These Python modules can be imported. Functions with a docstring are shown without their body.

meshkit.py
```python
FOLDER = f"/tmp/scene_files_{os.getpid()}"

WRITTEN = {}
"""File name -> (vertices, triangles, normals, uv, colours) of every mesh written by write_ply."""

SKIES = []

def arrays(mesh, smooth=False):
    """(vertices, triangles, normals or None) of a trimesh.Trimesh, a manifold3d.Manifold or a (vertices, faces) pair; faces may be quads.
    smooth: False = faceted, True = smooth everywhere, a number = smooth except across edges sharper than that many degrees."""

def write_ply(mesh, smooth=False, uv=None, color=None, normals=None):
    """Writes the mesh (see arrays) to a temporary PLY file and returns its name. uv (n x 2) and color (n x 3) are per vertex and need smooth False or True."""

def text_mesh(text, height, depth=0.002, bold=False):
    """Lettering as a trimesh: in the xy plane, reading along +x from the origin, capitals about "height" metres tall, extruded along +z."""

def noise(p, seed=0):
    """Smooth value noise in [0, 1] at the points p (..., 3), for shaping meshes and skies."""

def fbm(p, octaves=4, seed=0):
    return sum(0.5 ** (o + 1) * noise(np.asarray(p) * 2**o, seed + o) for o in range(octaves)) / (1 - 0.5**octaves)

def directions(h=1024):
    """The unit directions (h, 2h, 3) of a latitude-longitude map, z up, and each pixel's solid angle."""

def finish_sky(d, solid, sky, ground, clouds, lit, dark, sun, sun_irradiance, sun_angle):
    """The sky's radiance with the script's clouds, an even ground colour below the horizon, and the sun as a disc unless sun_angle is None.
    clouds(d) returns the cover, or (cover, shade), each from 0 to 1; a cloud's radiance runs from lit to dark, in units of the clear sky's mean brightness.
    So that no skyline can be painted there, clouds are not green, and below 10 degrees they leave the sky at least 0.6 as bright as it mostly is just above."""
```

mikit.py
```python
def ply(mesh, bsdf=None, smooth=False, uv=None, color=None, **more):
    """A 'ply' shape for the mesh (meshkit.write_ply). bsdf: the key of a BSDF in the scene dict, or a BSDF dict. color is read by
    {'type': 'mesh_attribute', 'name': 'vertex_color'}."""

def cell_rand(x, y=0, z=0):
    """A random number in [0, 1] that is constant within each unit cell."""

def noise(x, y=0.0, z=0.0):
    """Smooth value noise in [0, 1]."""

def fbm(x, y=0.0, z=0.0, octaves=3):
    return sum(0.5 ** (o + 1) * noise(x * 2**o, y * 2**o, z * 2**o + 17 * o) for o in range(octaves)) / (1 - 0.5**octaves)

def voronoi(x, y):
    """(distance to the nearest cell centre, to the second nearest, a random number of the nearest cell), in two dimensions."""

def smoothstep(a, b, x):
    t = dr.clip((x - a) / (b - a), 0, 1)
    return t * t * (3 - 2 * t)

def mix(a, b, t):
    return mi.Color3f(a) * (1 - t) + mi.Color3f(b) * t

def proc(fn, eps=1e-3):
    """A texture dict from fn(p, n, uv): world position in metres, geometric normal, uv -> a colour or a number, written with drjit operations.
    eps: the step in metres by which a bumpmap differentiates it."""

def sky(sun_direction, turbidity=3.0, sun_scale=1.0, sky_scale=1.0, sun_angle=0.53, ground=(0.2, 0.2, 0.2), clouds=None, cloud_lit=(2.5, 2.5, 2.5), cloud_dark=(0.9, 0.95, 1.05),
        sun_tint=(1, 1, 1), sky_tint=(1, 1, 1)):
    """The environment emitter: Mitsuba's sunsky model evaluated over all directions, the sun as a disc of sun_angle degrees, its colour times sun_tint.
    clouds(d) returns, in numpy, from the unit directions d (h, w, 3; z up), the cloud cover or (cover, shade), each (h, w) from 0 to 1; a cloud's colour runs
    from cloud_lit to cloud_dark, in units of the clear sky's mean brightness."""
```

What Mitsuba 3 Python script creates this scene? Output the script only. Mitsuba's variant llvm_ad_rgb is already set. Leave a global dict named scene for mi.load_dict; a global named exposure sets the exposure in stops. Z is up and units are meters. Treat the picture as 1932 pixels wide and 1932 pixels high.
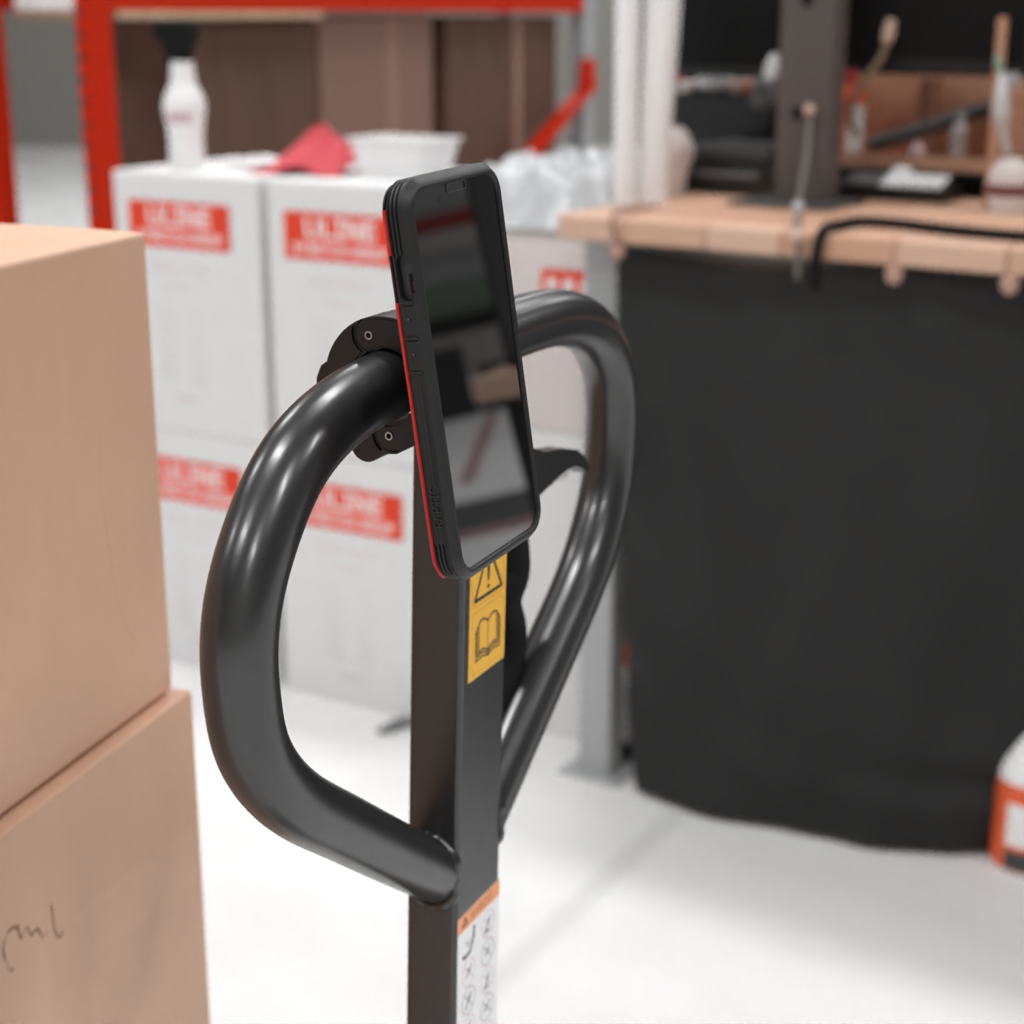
import math
import numpy as np
import trimesh
import drjit as dr
import mitsuba as mi
import mikit
import meshkit
from mikit import proc, fbm, noise, mix, smoothstep, cell_rand
from scipy.interpolate import CubicSpline
import manifold3d as m3
import shapely.geometry as sg
import shapely.affinity as sa

T = mi.ScalarTransform4f
scene, labels = {}, {}

# ------------------------------------------------------------------ camera, lights, exposure
CAM_H, F_PX = 1.25, 3200.0
PITCH = math.atan(936.0 / F_PX)
scene['camera'] = {
    'type': 'thinlens', 'fov': 2 * math.degrees(math.atan(966.0 / F_PX)), 'fov_axis': 'x',
    'to_world': T().look_at([0, 0, CAM_H], [0, math.cos(PITCH), CAM_H - math.sin(PITCH)], [0, 0, 1]),
    'aperture_radius': 0.0032, 'focus_distance': 0.655, 'near_clip': 0.02, 'far_clip': 100.0}
exposure = 0.36
LAMP = 26.0
CEIL = 5.6
BU = np.array([math.cos(math.radians(-34.2)), math.sin(math.radians(-34.2)), 0.0])   # along the workbench front
BV = np.array([-BU[1], BU[0], 0.0])                                                  # from its front to its back
BC = np.array([0.068, 2.616, 0.0])                                                   # its front left corner
RU, RV = np.array([0.858, -0.514, 0]), np.array([0.514, 0.858, 0])                   # white cartons: along the row, to the back
lamp_spots = []
for d in (-6.0, -2.4, 1.1, 5.8, 10.4):
    for s in (-5.2, -0.1, 5.0):
        lamp_spots.append(BC + BU * s + BV * d)

# ------------------------------------------------------------------ helpers
def uniq(key):
    if key not in scene:
        return key
    k = 1
    while f'{key}_{k:03d}' in scene:
        k += 1
    return f'{key}_{k:03d}'

taken = set()
def thing(name, label=None, cat=None, group=None):
    key, k = name, 1
    while key in taken:
        key = f'{name}_{k:03d}'
        k += 1
    taken.add(key)
    if label:
        labels[key] = {'label': label, 'category': cat}
        if group:
            labels[key]['group'] = group
    return key

def add(parent, part, mesh, bsdf, smooth=30, label=None, stuff=False):
    key = uniq(f'{parent}__{part}' if part else parent)
    scene[key] = mikit.ply(mesh, bsdf, smooth=smooth)
    if label or stuff:
        labels.setdefault(key, {})
        if label:
            labels[key]['label'] = label
        if stuff:
            labels[key]['kind'] = 'stuff'
    return key

def struct(key, mesh, bsdf, label=None):
    taken.add(key)
    scene[key] = mikit.ply(mesh, bsdf, smooth=False)
    labels[key] = {'kind': 'structure'}
    if label:
        labels[key]['label'] = label
    return key

def tm(v, f):
    m = trimesh.Trimesh(np.asarray(v, float), np.asarray(f), process=False)
    return m

def frame(o, x, y, z):
    M = np.eye(4)
    M[:3, 0], M[:3, 1], M[:3, 2], M[:3, 3] = x, y, z, o
    return M

def placed(mesh, M):
    m = mesh.copy()
    m.apply_transform(M)
    return m

def cat(*ms):
    out = []
    for m in ms:
        out.extend(m if isinstance(m, (list, tuple)) else [m])
    return trimesh.util.concatenate(out)

def rbox(sx, sy, sz, r=0.003, seg=2):
    """A box with rounded edges, centred on the origin."""
    r = min(r, sx / 2.01, sy / 2.01, sz / 2.01)
    n = 4 * (seg + 1)
    s = m3.Manifold.sphere(r, n)
    pts = [s.translate([a * (sx / 2 - r), b * (sy / 2 - r), c * (sz / 2 - r)]) for a in (-1, 1) for b in (-1, 1) for c in (-1, 1)]
    return man(m3.Manifold.batch_hull(pts))

def man(m):
    k = m.to_mesh()
    return trimesh.Trimesh(np.array(k.vert_properties[:, :3], float), np.array(k.tri_verts), process=False)

def toman(m):
    return m3.Manifold(m3.Mesh(np.asarray(m.vertices, np.float32), np.asarray(m.faces, np.uint32)))

def loft(rings, cap0=True, cap1=True):
    """Rings (n, 3) of equal length, closed around, joined one to the next."""
    n, k = len(rings[0]), len(rings)
    v = np.vstack(rings)
    f = []
    i = np.arange(n)
    j = (i + 1) % n
    for a in range(k - 1):
        p, q = a * n, (a + 1) * n
        f.append(np.stack([p + i, p + j, q + j], 1))
        f.append(np.stack([p + i, q + j, q + i], 1))
    extra = []
    if cap0:
        extra.append(rings[0].mean(0))
        f.append(np.stack([j, i, np.full(n, len(v) + len(extra) - 1)], 1))
    if cap1:
        extra.append(rings[-1].mean(0))
        f.append(np.stack([(k - 1) * n + i, (k - 1) * n + j, np.full(n, len(v) + len(extra) - 1)], 1))
    if extra:
        v = np.vstack([v, extra])
    return tm(v, np.vstack(f))

def tube(path, r, n=20, caps=True):
    p = np.asarray(path, float)
    t = np.gradient(p, axis=0)
    t /= np.linalg.norm(t, axis=1, keepdims=True)
    a = np.cross(t[0], [0.13, 0.21, 0.97])
    a /= np.linalg.norm(a)
    rings = []
    r = np.broadcast_to(np.asarray(r, float), (len(p),))
    ang = np.arange(n) * 2 * np.pi / n
    for k in range(len(p)):
        a = a - t[k] * np.dot(a, t[k])
        a /= np.linalg.norm(a)
        b = np.cross(t[k], a)
        rings.append(p[k] + r[k] * (np.cos(ang)[:, None] * a + np.sin(ang)[:, None] * b))
    return loft(rings, caps, caps)

def spline(pts, n):
    p = np.asarray(pts, float)
    d = np.r_[0, np.cumsum(np.linalg.norm(np.diff(p, axis=0), axis=1) ** 0.8)]
    return CubicSpline(d, p)(np.linspace(0, d[-1], n))

def lathe(profile, n=40):
    """profile: (r, z) from the bottom to the top."""
    ang = np.arange(n) * 2 * np.pi / n
    rings = [np.stack([r * np.cos(ang), r * np.sin(ang), np.full(n, z)], 1) for r, z in profile]
    return loft(rings)

def extr(poly, h, z0=0.0):
    polys = getattr(poly, 'geoms', [poly])
    m = cat([trimesh.creation.extrude_polygon(g, h, engine='earcut') for g in polys])
    m.apply_translation([0, 0, z0])
    return m

def stroke(pts, w):
    return sg.LineString(pts).buffer(w / 2, cap_style='round', join_style='round', quad_segs=4)

def rrect(w, h, r, seg=8):
    """Outline of a rounded rectangle, counter-clockwise, (n, 2)."""
    out = []
    for cx, cy, a0 in ((w / 2 - r, h / 2 - r, 0), (-w / 2 + r, h / 2 - r, 90), (-w / 2 + r, -h / 2 + r, 180), (w / 2 - r, -h / 2 + r, 270)):
        for k in range(seg + 1):
            a = math.radians(a0 + 90 * k / seg)
            out.append((cx + r * math.cos(a), cy + r * math.sin(a)))
    return np.array(out)

Z = np.array([0, 0, 1.0])

# ------------------------------------------------------------------ materials
def principled(color, rough=0.5, **k):
    c = {'type': 'rgb', 'value': list(color)} if not isinstance(color, dict) else color
    return {'type': 'twosided', 'bsdf': {'type': 'principled', 'base_color': c, 'roughness': rough, **k}}

def mat(name, color, rough=0.5, **k):
    scene['m_' + name] = principled(color, rough, **k)
    return 'm_' + name

def floor_fn(p, n, uv):
    a = fbm(p.x * 1.3, p.y * 1.3, 0.0, 4)
    b = fbm(p.x * 6 + 9, p.y * 6, 0.0, 3)
    c = mix([0.70, 0.70, 0.695], [0.76, 0.76, 0.76], smoothstep(0.3, 0.7, a * 0.7 + b * 0.3))
    q = dr.abs((p.x - 0.053) * 0.866 - (p.y - 2.149) * 0.5) + 0.012 * (b - 0.5)
    c = c * (1 - 0.13 * (1 - smoothstep(0.004, 0.035, q)))
    return mix(c, [0.57, 0.565, 0.54], smoothstep(0.60, 0.75, fbm(p.x * 3 + 40, p.y * 1.5, 0.0, 4)) * 0.5)

def kraft_fn(p, n, uv):
    g = fbm(p.x * 90, p.y * 90, p.z * 14, 3)
    b = fbm(p.x * 7, p.y * 7, p.z * 7, 3)
    return mix([0.545, 0.320, 0.213], [0.67, 0.425, 0.298], g * 0.2 + b * 0.8)

def kraft_shaded_fn(p, n, uv):  # brown darkened to stand for the shade under the rack deck
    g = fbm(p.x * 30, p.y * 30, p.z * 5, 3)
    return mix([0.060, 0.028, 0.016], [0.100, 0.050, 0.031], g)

def wood_fn(p, n, uv):
    s = (p.x - float(BC[0])) * float(BU[0]) + (p.y - float(BC[1])) * float(BU[1])
    d = (p.x - float(BC[0])) * float(BV[0]) + (p.y - float(BC[1])) * float(BV[1])
    strip = dr.floor(d / 0.035)
    blk = dr.floor(s / 0.31 + cell_rand(strip, 3, 1) * 5)
    t = cell_rand(strip, blk, 2)
    g = fbm(s * 9 + t * 30, d * 160, p.z * 160, 3)
    return mix(mix([0.42, 0.235, 0.155], [0.52, 0.33, 0.235], t), [0.34, 0.18, 0.11], smoothstep(0.45, 0.8, g) * 0.5)

def deck_fn(p, n, uv):
    return mix([0.36, 0.22, 0.14], [0.55, 0.38, 0.26], fbm(p.x * 40, p.y * 40, p.z * 40, 3))

def cloth_fn(p, n, uv):
    return mix([0.018, 0.018, 0.018], [0.026, 0.026, 0.026], fbm(p.x * 5, p.y * 5, p.z * 5, 3))

def coat_rough(p, n, uv):
    return 0.25 + 0.06 * fbm(p.x * 60, p.y * 60, p.z * 60, 4)

mat('floor', proc(floor_fn), 0.42, specular=0.35)
mat('wall', [0.30, 0.29, 0.275], 0.8)
mat('wall_far', [0.27, 0.26, 0.24], 0.8)
mat('ceiling', [0.26, 0.26, 0.26], 0.9)
mat('coat', [0.014, 0.014, 0.0145], proc(coat_rough), specular=0.6, clearcoat=1.0, clearcoat_gloss=0.965)
mat('post_coat', [0.012, 0.012, 0.0125], 0.30, eta=1.72)
mat('rubber', [0.013, 0.013, 0.0132], 0.45, specular=0.45)
mat('black_plastic', [0.008, 0.008, 0.008], 0.32, specular=0.5)
mat('lettering', [0.026, 0.026, 0.026], 0.35)
mat('black_matte', [0.006, 0.006, 0.006], 0.7, specular=0.15)
mat('steel', [0.55, 0.55, 0.55], 0.28, metallic=1.0)
mat('hole', [0.002, 0.002, 0.002], 0.9)
scene['m_screen'] = {'type': 'twosided', 'bsdf': {'type': 'plastic', 'diffuse_reflectance': {'type': 'rgb', 'value': [0.004, 0.004, 0.0045]}, 'int_ior': 2.3}}
mat('case_red', [0.48, 0.018, 0.012], 0.35, clearcoat=0.4)
mat('yellow', [0.84, 0.46, 0.06], 0.35)
mat('yellow_line', [0.62, 0.28, 0.025], 0.4)
mat('ink', [0.02, 0.016, 0.008], 0.5)
mat('ink_grey', [0.20, 0.185, 0.20], 0.5)
mat('faded_red', [0.34, 0.20, 0.21], 0.6)
mat('green_dull', [0.085, 0.115, 0.075], 0.6)
mat('ink_rose', [0.55, 0.40, 0.43], 0.5)
mat('orange_print', [0.80, 0.33, 0.15], 0.45)
mat('paper', [0.80, 0.80, 0.81], 0.4)
mat('kraft', proc(kraft_fn), 0.46, specular=0.6)
mat('kraft_line', [0.17, 0.085, 0.045], 0.8)
mat('kraft_tape', proc(lambda p, n, uv: kraft_fn(p, n, uv) * 1.05 + 0.012), 0.42)  # carton brown, made slightly paler for the strip
mat('kraft_crease', [0.46, 0.265, 0.17], 0.8)
mat('kraft_dark', proc(kraft_shaded_fn), 0.8)
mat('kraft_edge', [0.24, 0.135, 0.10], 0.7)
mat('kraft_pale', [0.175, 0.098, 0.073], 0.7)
mat('white_card', [0.685, 0.685, 0.685], 0.6, specular=0.2)
mat('card_gap', [0.22, 0.18, 0.17], 0.8)
mat('pink_card', [0.60, 0.545, 0.53], 0.6)
mat('red_print', [0.70, 0.055, 0.025], 0.6, specular=0.2)
mat('white_print', [0.80, 0.78, 0.77], 0.6)
mat('pale_print', [0.66, 0.60, 0.595], 0.6)
mat('white_plastic', [0.80, 0.80, 0.80], 0.32, specular=0.5)
mat('grey_film', [0.50, 0.51, 0.525], 0.2, specular=0.8)
mat('rag', [0.60, 0.10, 0.12], 0.9, specular=0.1)
mat('rack_red', [0.46, 0.017, 0.002], 0.55, specular=0.1)
mat('rack_red_dull', [0.17, 0.014, 0.010], 0.6, specular=0.2)
mat('rack_hole', [0.16, 0.012, 0.008], 0.7)
mat('deck', proc(deck_fn), 0.8)
mat('wood', proc(wood_fn), 0.5)
for i, c in enumerate(([0.53, 0.325, 0.225], [0.56, 0.365, 0.265], [0.50, 0.29, 0.19], [0.57, 0.38, 0.28])):
    mat(f'stave_{i}', c, 0.5)
mat('stave_joint', [0.35, 0.17, 0.09], 0.7)
mat('grey_steel', [0.30, 0.315, 0.325], 0.45)
mat('leg_steel', [0.34, 0.35, 0.355], 0.5)
mat('brown_steel', [0.100, 0.085, 0.078], 0.5, specular=0.25)
mat('curtain', proc(cloth_fn), 0.7, specular=0.2)
mat('beige_cable', [0.23, 0.165, 0.11], 0.6)
mat('clear_cord', [0.15, 0.135, 0.12], 0.35)
mat('grey_plastic', [0.17, 0.175, 0.18], 0.5)
mat('dark_grey', [0.045, 0.045, 0.045], 0.5)
mat('light_grey', [0.46, 0.46, 0.46], 0.5)
mat('orange_red', [0.72, 0.11, 0.035], 0.5)
mat('crate', [0.47, 0.25, 0.16], 0.7)
mat('crate_dark', [0.24, 0.115, 0.08], 0.7)
mat('tan', [0.55, 0.40, 0.32], 0.6)
mat('clip_tip', [0.42, 0.25, 0.19], 0.6)
mat('green', [0.16, 0.28, 0.22], 0.5)
mat('cream', [0.68, 0.60, 0.57], 0.5)
mat('maroon', [0.14, 0.03, 0.035], 0.5)
mat('lamp_body', [0.7, 0.7, 0.7], 0.5)

# ------------------------------------------------------------------ the room
X0, X1, Y0, Y1 = -11.0, 11.0, -7.0, 17.2
def quad(a, b, c, d):
    return tm([a, b, c, d], [[0, 1, 2], [0, 2, 3]])
def slab(x0, y0, z0, x1, y1, z1):
    m = trimesh.creation.box(extents=[x1 - x0, y1 - y0, z1 - z0])
    m.apply_translation([(x0 + x1) / 2, (y0 + y1) / 2, (z0 + z1) / 2])
    return m
struct('floor', slab(X0, Y0, -0.1, X1, Y1, 0.0), 'm_floor', 'white grey sealed concrete floor')
struct('ceiling', slab(X0, Y0, CEIL + 0.35, X1, Y1, CEIL + 0.45), 'm_ceiling')
struct('wall_back', slab(X0, Y1, -0.1, X1, Y1 + 0.1, CEIL + 0.45), 'm_wall_far')
struct('wall_front', slab(X0, Y0 - 0.1, -0.1, X1, Y0, CEIL + 0.45), 'm_wall')
struct('wall_left', slab(X0 - 0.1, Y0 - 0.1, -0.1, X0, Y1 + 0.1, CEIL + 0.45), 'm_wall')
struct('wall_right', slab(X1, Y0 - 0.1, -0.1, X1 + 0.1, Y1 + 0.1, CEIL + 0.45), 'm_wall')
for k, c in enumerate(lamp_spots):
    L0 = thing('ceiling_lamp', 'white panel lamp hanging under the ceiling', 'lamp', 'panel lamps under the ceiling')
    M = frame([c[0], c[1], CEIL], BU, BV, Z)
    add(L0, 'housing', placed(rbox(1.9, 0.66, 0.08, 0.01), frame([c[0], c[1], CEIL + 0.052], BU, BV, Z)), 'm_lamp_body')
    for q in (-1, 1):
        add(L0, 'hanger', placed(trimesh.creation.cylinder(0.006, 0.262, sections=8), frame(c + BU * q * 0.6 + Z * (CEIL + 0.221), BU, BV, Z)), 'm_steel')
    key = uniq(f'{L0}__diffuser')
    R = frame([c[0], c[1], CEIL], BU, -BV, -Z) @ np.diag([0.90, 0.28, 1, 1])
    scene[key] = {'type': 'rectangle', 'to_world': T(R.tolist()), 'emitter': {'type': 'area', 'radiance': {'type': 'rgb', 'value': [LAMP, LAMP, LAMP]}}}

# ------------------------------------------------------------------ the pallet jack handle
JB = np.array([-0.0564317, 0.66443741, 1.119])
JL = np.array([0.42577929, 0.90482705, 0.0]); JL /= np.linalg.norm(JL)
JN = np.array([0.90468924, -0.42571444, -0.01745241]); JN -= JL * np.dot(JL, JN); JN /= np.linalg.norm(JN)
JU = np.cross(JN, JL)
JM = frame(JB, JL, JU, JN)          # local x: across the loop, y: up the post, z: out of the stickered face
mm = 0.001
J = thing('pallet_jack', 'black pallet jack handle with closed loop grip and yellow warning sticker', 'pallet jack')
loop_pts = [(85, -275), (56, -254.5), (10, -221), (-35, -187.5), (-55, -172.5), (-70, -159.2), (-83.5, -143.5), (-92, -128), (-96, -110), (-97, -92), (-93, -72), (-82, -52.5), (-63, -32.5),
            (-42, -21.6), (-13, -15), (15, -12.8), (60, -10.8), (110, -9.3), (141, -9.3), (170, -10.5), (192, -13.5), (211, -18.5), (227.5, -25.2), (240, -33.5), (250, -43.5),
            (258.5, -57), (262.7, -77), (262.2, -99), (258.5, -116.5), (252, -130.3), (243, -143.3), (230.3, -157.5), (196, -183), (164, -204.5), (104, -245), (75, -264.5)]
lp = spline(loop_pts, 260) * mm
lp = np.c_[lp, np.zeros(len(lp))]
lpm = toman(tube(lp, 0.01425, 40))
cut = lpm - m3.Manifold.cube([0.0440, 0.30, 0.06], True).rotate([0, 0, -1.49]).translate([0.0772, -0.250, 0]) if lpm.volume() > 0 else lpm
cut = max(cut.decompose(), key=lambda q: q.volume())
add(J, 'loop_handle', placed(man(cut), JM), 'm_coat', 40, 'glossy charcoal bent tube loop')
def pa(u):      # centre of the post across, at the height u (mm)
    return 80.8 + (u + 115) * 0.026 if u > -360 else 80.8 - 245 * 0.026
rings = []
o = rrect(0.047, 0.0268, 0.0028, 4)
for u in (-9, -60, -200, -360, -985):
    rings.append(np.c_[o[:, 0] + pa(u) * mm, np.full(len(o), u * mm), o[:, 1]][::-1])
post = loft(rings[::-1])
post.fix_normals()
add(J, 'handle_post', placed(post, JM), 'm_post_coat', 30, 'dark grey square tube post')
rng = np.random.default_rng(5)
for side, (a, u, sl) in enumerate(((53.3, -253.5, -0.72), (101.4, -246.0, 0.67))):
    th = np.linspace(0, 2 * np.pi, 60)
    el = np.c_[np.full(60, a), u + 17.6 * np.cos(th), 14.2 * np.sin(th)] * mm
    el[:, 2] = np.clip(el[:, 2], -0.0125, 0.0125)
    r = 0.0026 + 0.0006 * np.sin(th * 9) * np.sin(th * 4 + side) + 0.0002 * rng.standard_normal(60)
    add(J, 'weld_bead', placed(tube(el, np.maximum(r, 0.0014), 10), JM), 'm_post_coat', True)
# hand lever inside the loop
lev = sg.Polygon([(88, -52), (110, -55), (135, -64), (162, -75), (188.6, -79.3), (206, -84), (216, -90), (222.5, -97), (221, -100.5), (212, -95), (203, -92), (194, -91.8), (184, -92.6), (176, -94), (168, -95), (150, -98), (120, -96), (88, -88)]).buffer(-1.2).buffer(1.2, quad_segs=5)
lv = extr(sa.scale(lev, mm, mm, origin=(0, 0)), 0.009, -0.0045)
add(J, 'release_lever', placed(lv, JM), 'm_black_plastic', 25, 'black plastic release lever inside the loop')
hp = spline([(100, -66, -9), (132, -84, -11), (153, -105, -12), (160, -125, -12), (160, -142, -12), (152, -150.5, -12), (154.5, -158, -12), (160, -167, -12), (160, -178, -12), (150, -196, -12), (125, -212, -11), (98, -222, -8)], 60) * mm
add(J, 'lever_rod', placed(tube(hp, np.interp(np.linspace(0, 1, 60), [0, 0.3, 0.5, 0.6, 0.75, 1], [0.009, 0.010, 0.010, 0.009, 0.010, 0.007]), 16), JM), 'm_black_matte', True, 'black linkage behind the post')
# pump foot and steering wheels, under the frame
foot = JB + JL * 0.0745 + JU * (-0.985)
gx, gy = JL, np.cross(Z, JL)
pb = placed(rbox(0.16, 0.20, 0.20, 0.02), frame([foot[0], foot[1], 0.195], gx, gy, Z))
add(J, 'pump_body', pb, 'm_post_coat')
for q in (-1, 1):
    w = trimesh.creation.cylinder(0.09, 0.05, sections=36)
    add(J, 'steer_wheel', placed(w, frame([foot[0] + gx[0] * q * 0.058, foot[1] + gx[1] * q * 0.058, 0.0902], gy, Z, gx)), 'm_dark_grey')
# --- stickers on the front face
FZ = 0.01345
def on_face(poly, z, h, bsdf, parent, part, **k):
    return add(parent, part, placed(extr(sa.scale(poly, mm, mm, origin=(0, 0)), h, FZ + z), JM), bsdf, False, **k)
S1 = f'{J}__warning_sticker'
def tilt(x, u):
    return x + (u + 126) * 0.026
scene[S1] = mikit.ply(placed(extr(sa.scale(sg.Polygon([(tilt(63.6, -159.7), -159.7), (tilt(101.2, -159.7), -159.7), (tilt(101.2, -92.7), -92.7), (tilt(63.6, -92.7), -92.7)]), mm, mm, origin=(0, 0)), 0.00022, FZ), JM), 'm_yellow', smooth=False)
labels[S1] = {'label': 'yellow sticker with a warning triangle and a manual symbol'}
frm = sg.box(66.0, -157.4, 98.6, -127.4).symmetric_difference(sg.box(66.4, -157.0, 98.2, -127.8)).union(sg.box(66.0, -125.0, 98.6, -95.0).symmetric_difference(sg.box(66.4, -124.6, 98.2, -95.4)))
on_face(frm, 0.00022, 0.00008, 'm_yellow_line', S1, 'panel_border')
cx = 82.6
tri = sg.Polygon([(cx - 14.6, -122.6), (cx + 14.6, -122.6), (cx, -98.2)]).buffer(-0.4).buffer(0.9)
tri = tri.difference(tri.buffer(-1.75))
on_face(tri, 0.00022, 0.0001, 'm_ink', S1, 'warning_triangle')
bang = sg.Polygon([(cx - 0.55, -115.6), (cx + 0.55, -115.6), (cx + 1.25, -105.2), (cx - 1.25, -105.2)]).buffer(0.3).union(sg.Point(cx, -118.6).buffer(1.15))
on_face(bang, 0.00022, 0.0001, 'm_ink', S1, 'exclamation_mark')
bk = []
def pg(sgn):
    x = lambda q: cx + sgn * q
    top = [(x(0), -135.6), (x(2.2), -133.9), (x(5.2), -132.9), (x(8.6), -133.6), (x(9.4), -134.2)]
    bk.append(stroke(top, 1.05))
    bk.append(stroke([(x(9.4), -134.2), (x(9.4), -148.3)], 0.92))
    bk.append(stroke([(x(9.4), -135.6), (x(11.2), -135.6), (x(11.2), -149.6)], 0.92))
    bk.append(stroke([(x(11.2), -137.4), (x(12.6), -137.4), (x(12.6), -151.6)], 0.92))
    bk.append(stroke([(x(9.4), -148.3), (x(5.5), -147.4), (x(2.4), -148.4), (x(0), -149.9)], 0.92))
    bk.append(stroke([(x(11.2), -149.6), (x(6.0), -149.0), (x(2.4), -150.0), (x(0), -151.2)], 0.92))
    bk.append(stroke([(x(12.6), -151.6), (x(6.0), -150.9), (x(1.6), -151.8), (x(0), -152.4)], 0.92))
pg(1); pg(-1)
bk.append(stroke([(cx, -135.6), (cx, -152.0)], 0.55))
from shapely import union_all
on_face(union_all(bk), 0.00022, 0.0001, 'm_ink', S1, 'open_book_symbol')
S2 = f'{J}__instruction_sticker'
scene[S2] = mikit.ply(placed(extr(sa.scale(sg.Polygon([(54.2, -276.2), (99.4, -276.2), (98.6, -430), (53.4, -430)]), mm, mm, origin=(0, 0)), 0.00022, FZ), JM), 'm_paper', smooth=False)
labels[S2] = {'label': 'white instruction sticker with an orange header band'}
on_face(sg.box(54.2, -284.9, 99.4, -276.2), 0.00022, 0.00008, 'm_orange_print', S2, 'header_band')
wt = sg.Polygon([(58.2, -282.9), (65.0, -282.9), (61.6, -277.6)])
on_face(wt.difference(wt.buffer(-0.75)).union(sg.box(61.3, -281.4, 61.9, -279.4)), 0.0003, 0.00005, 'm_ink', S2, 'warning_triangle')
tx = meshkit.text_mesh('WARNING', 0.0046, 0.00006, bold=True)
w = tx.bounds[1, 0]
tx.apply_scale([0.0235 / w, 1, 1])
tx.apply_translation([0.0675, -0.2829, FZ + 0.0003])
add(S2, 'header_lettering', placed(tx, JM), 'm_orange_dark' if 'm_orange_dark' in scene else mat('orange_dark', [0.52, 0.20, 0.085], 0.5), False)
def ring(x, y, r, w=0.5):
    c = sg.Point(x, y).buffer(r, quad_segs=10)
    return c.difference(c.buffer(-w))
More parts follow.
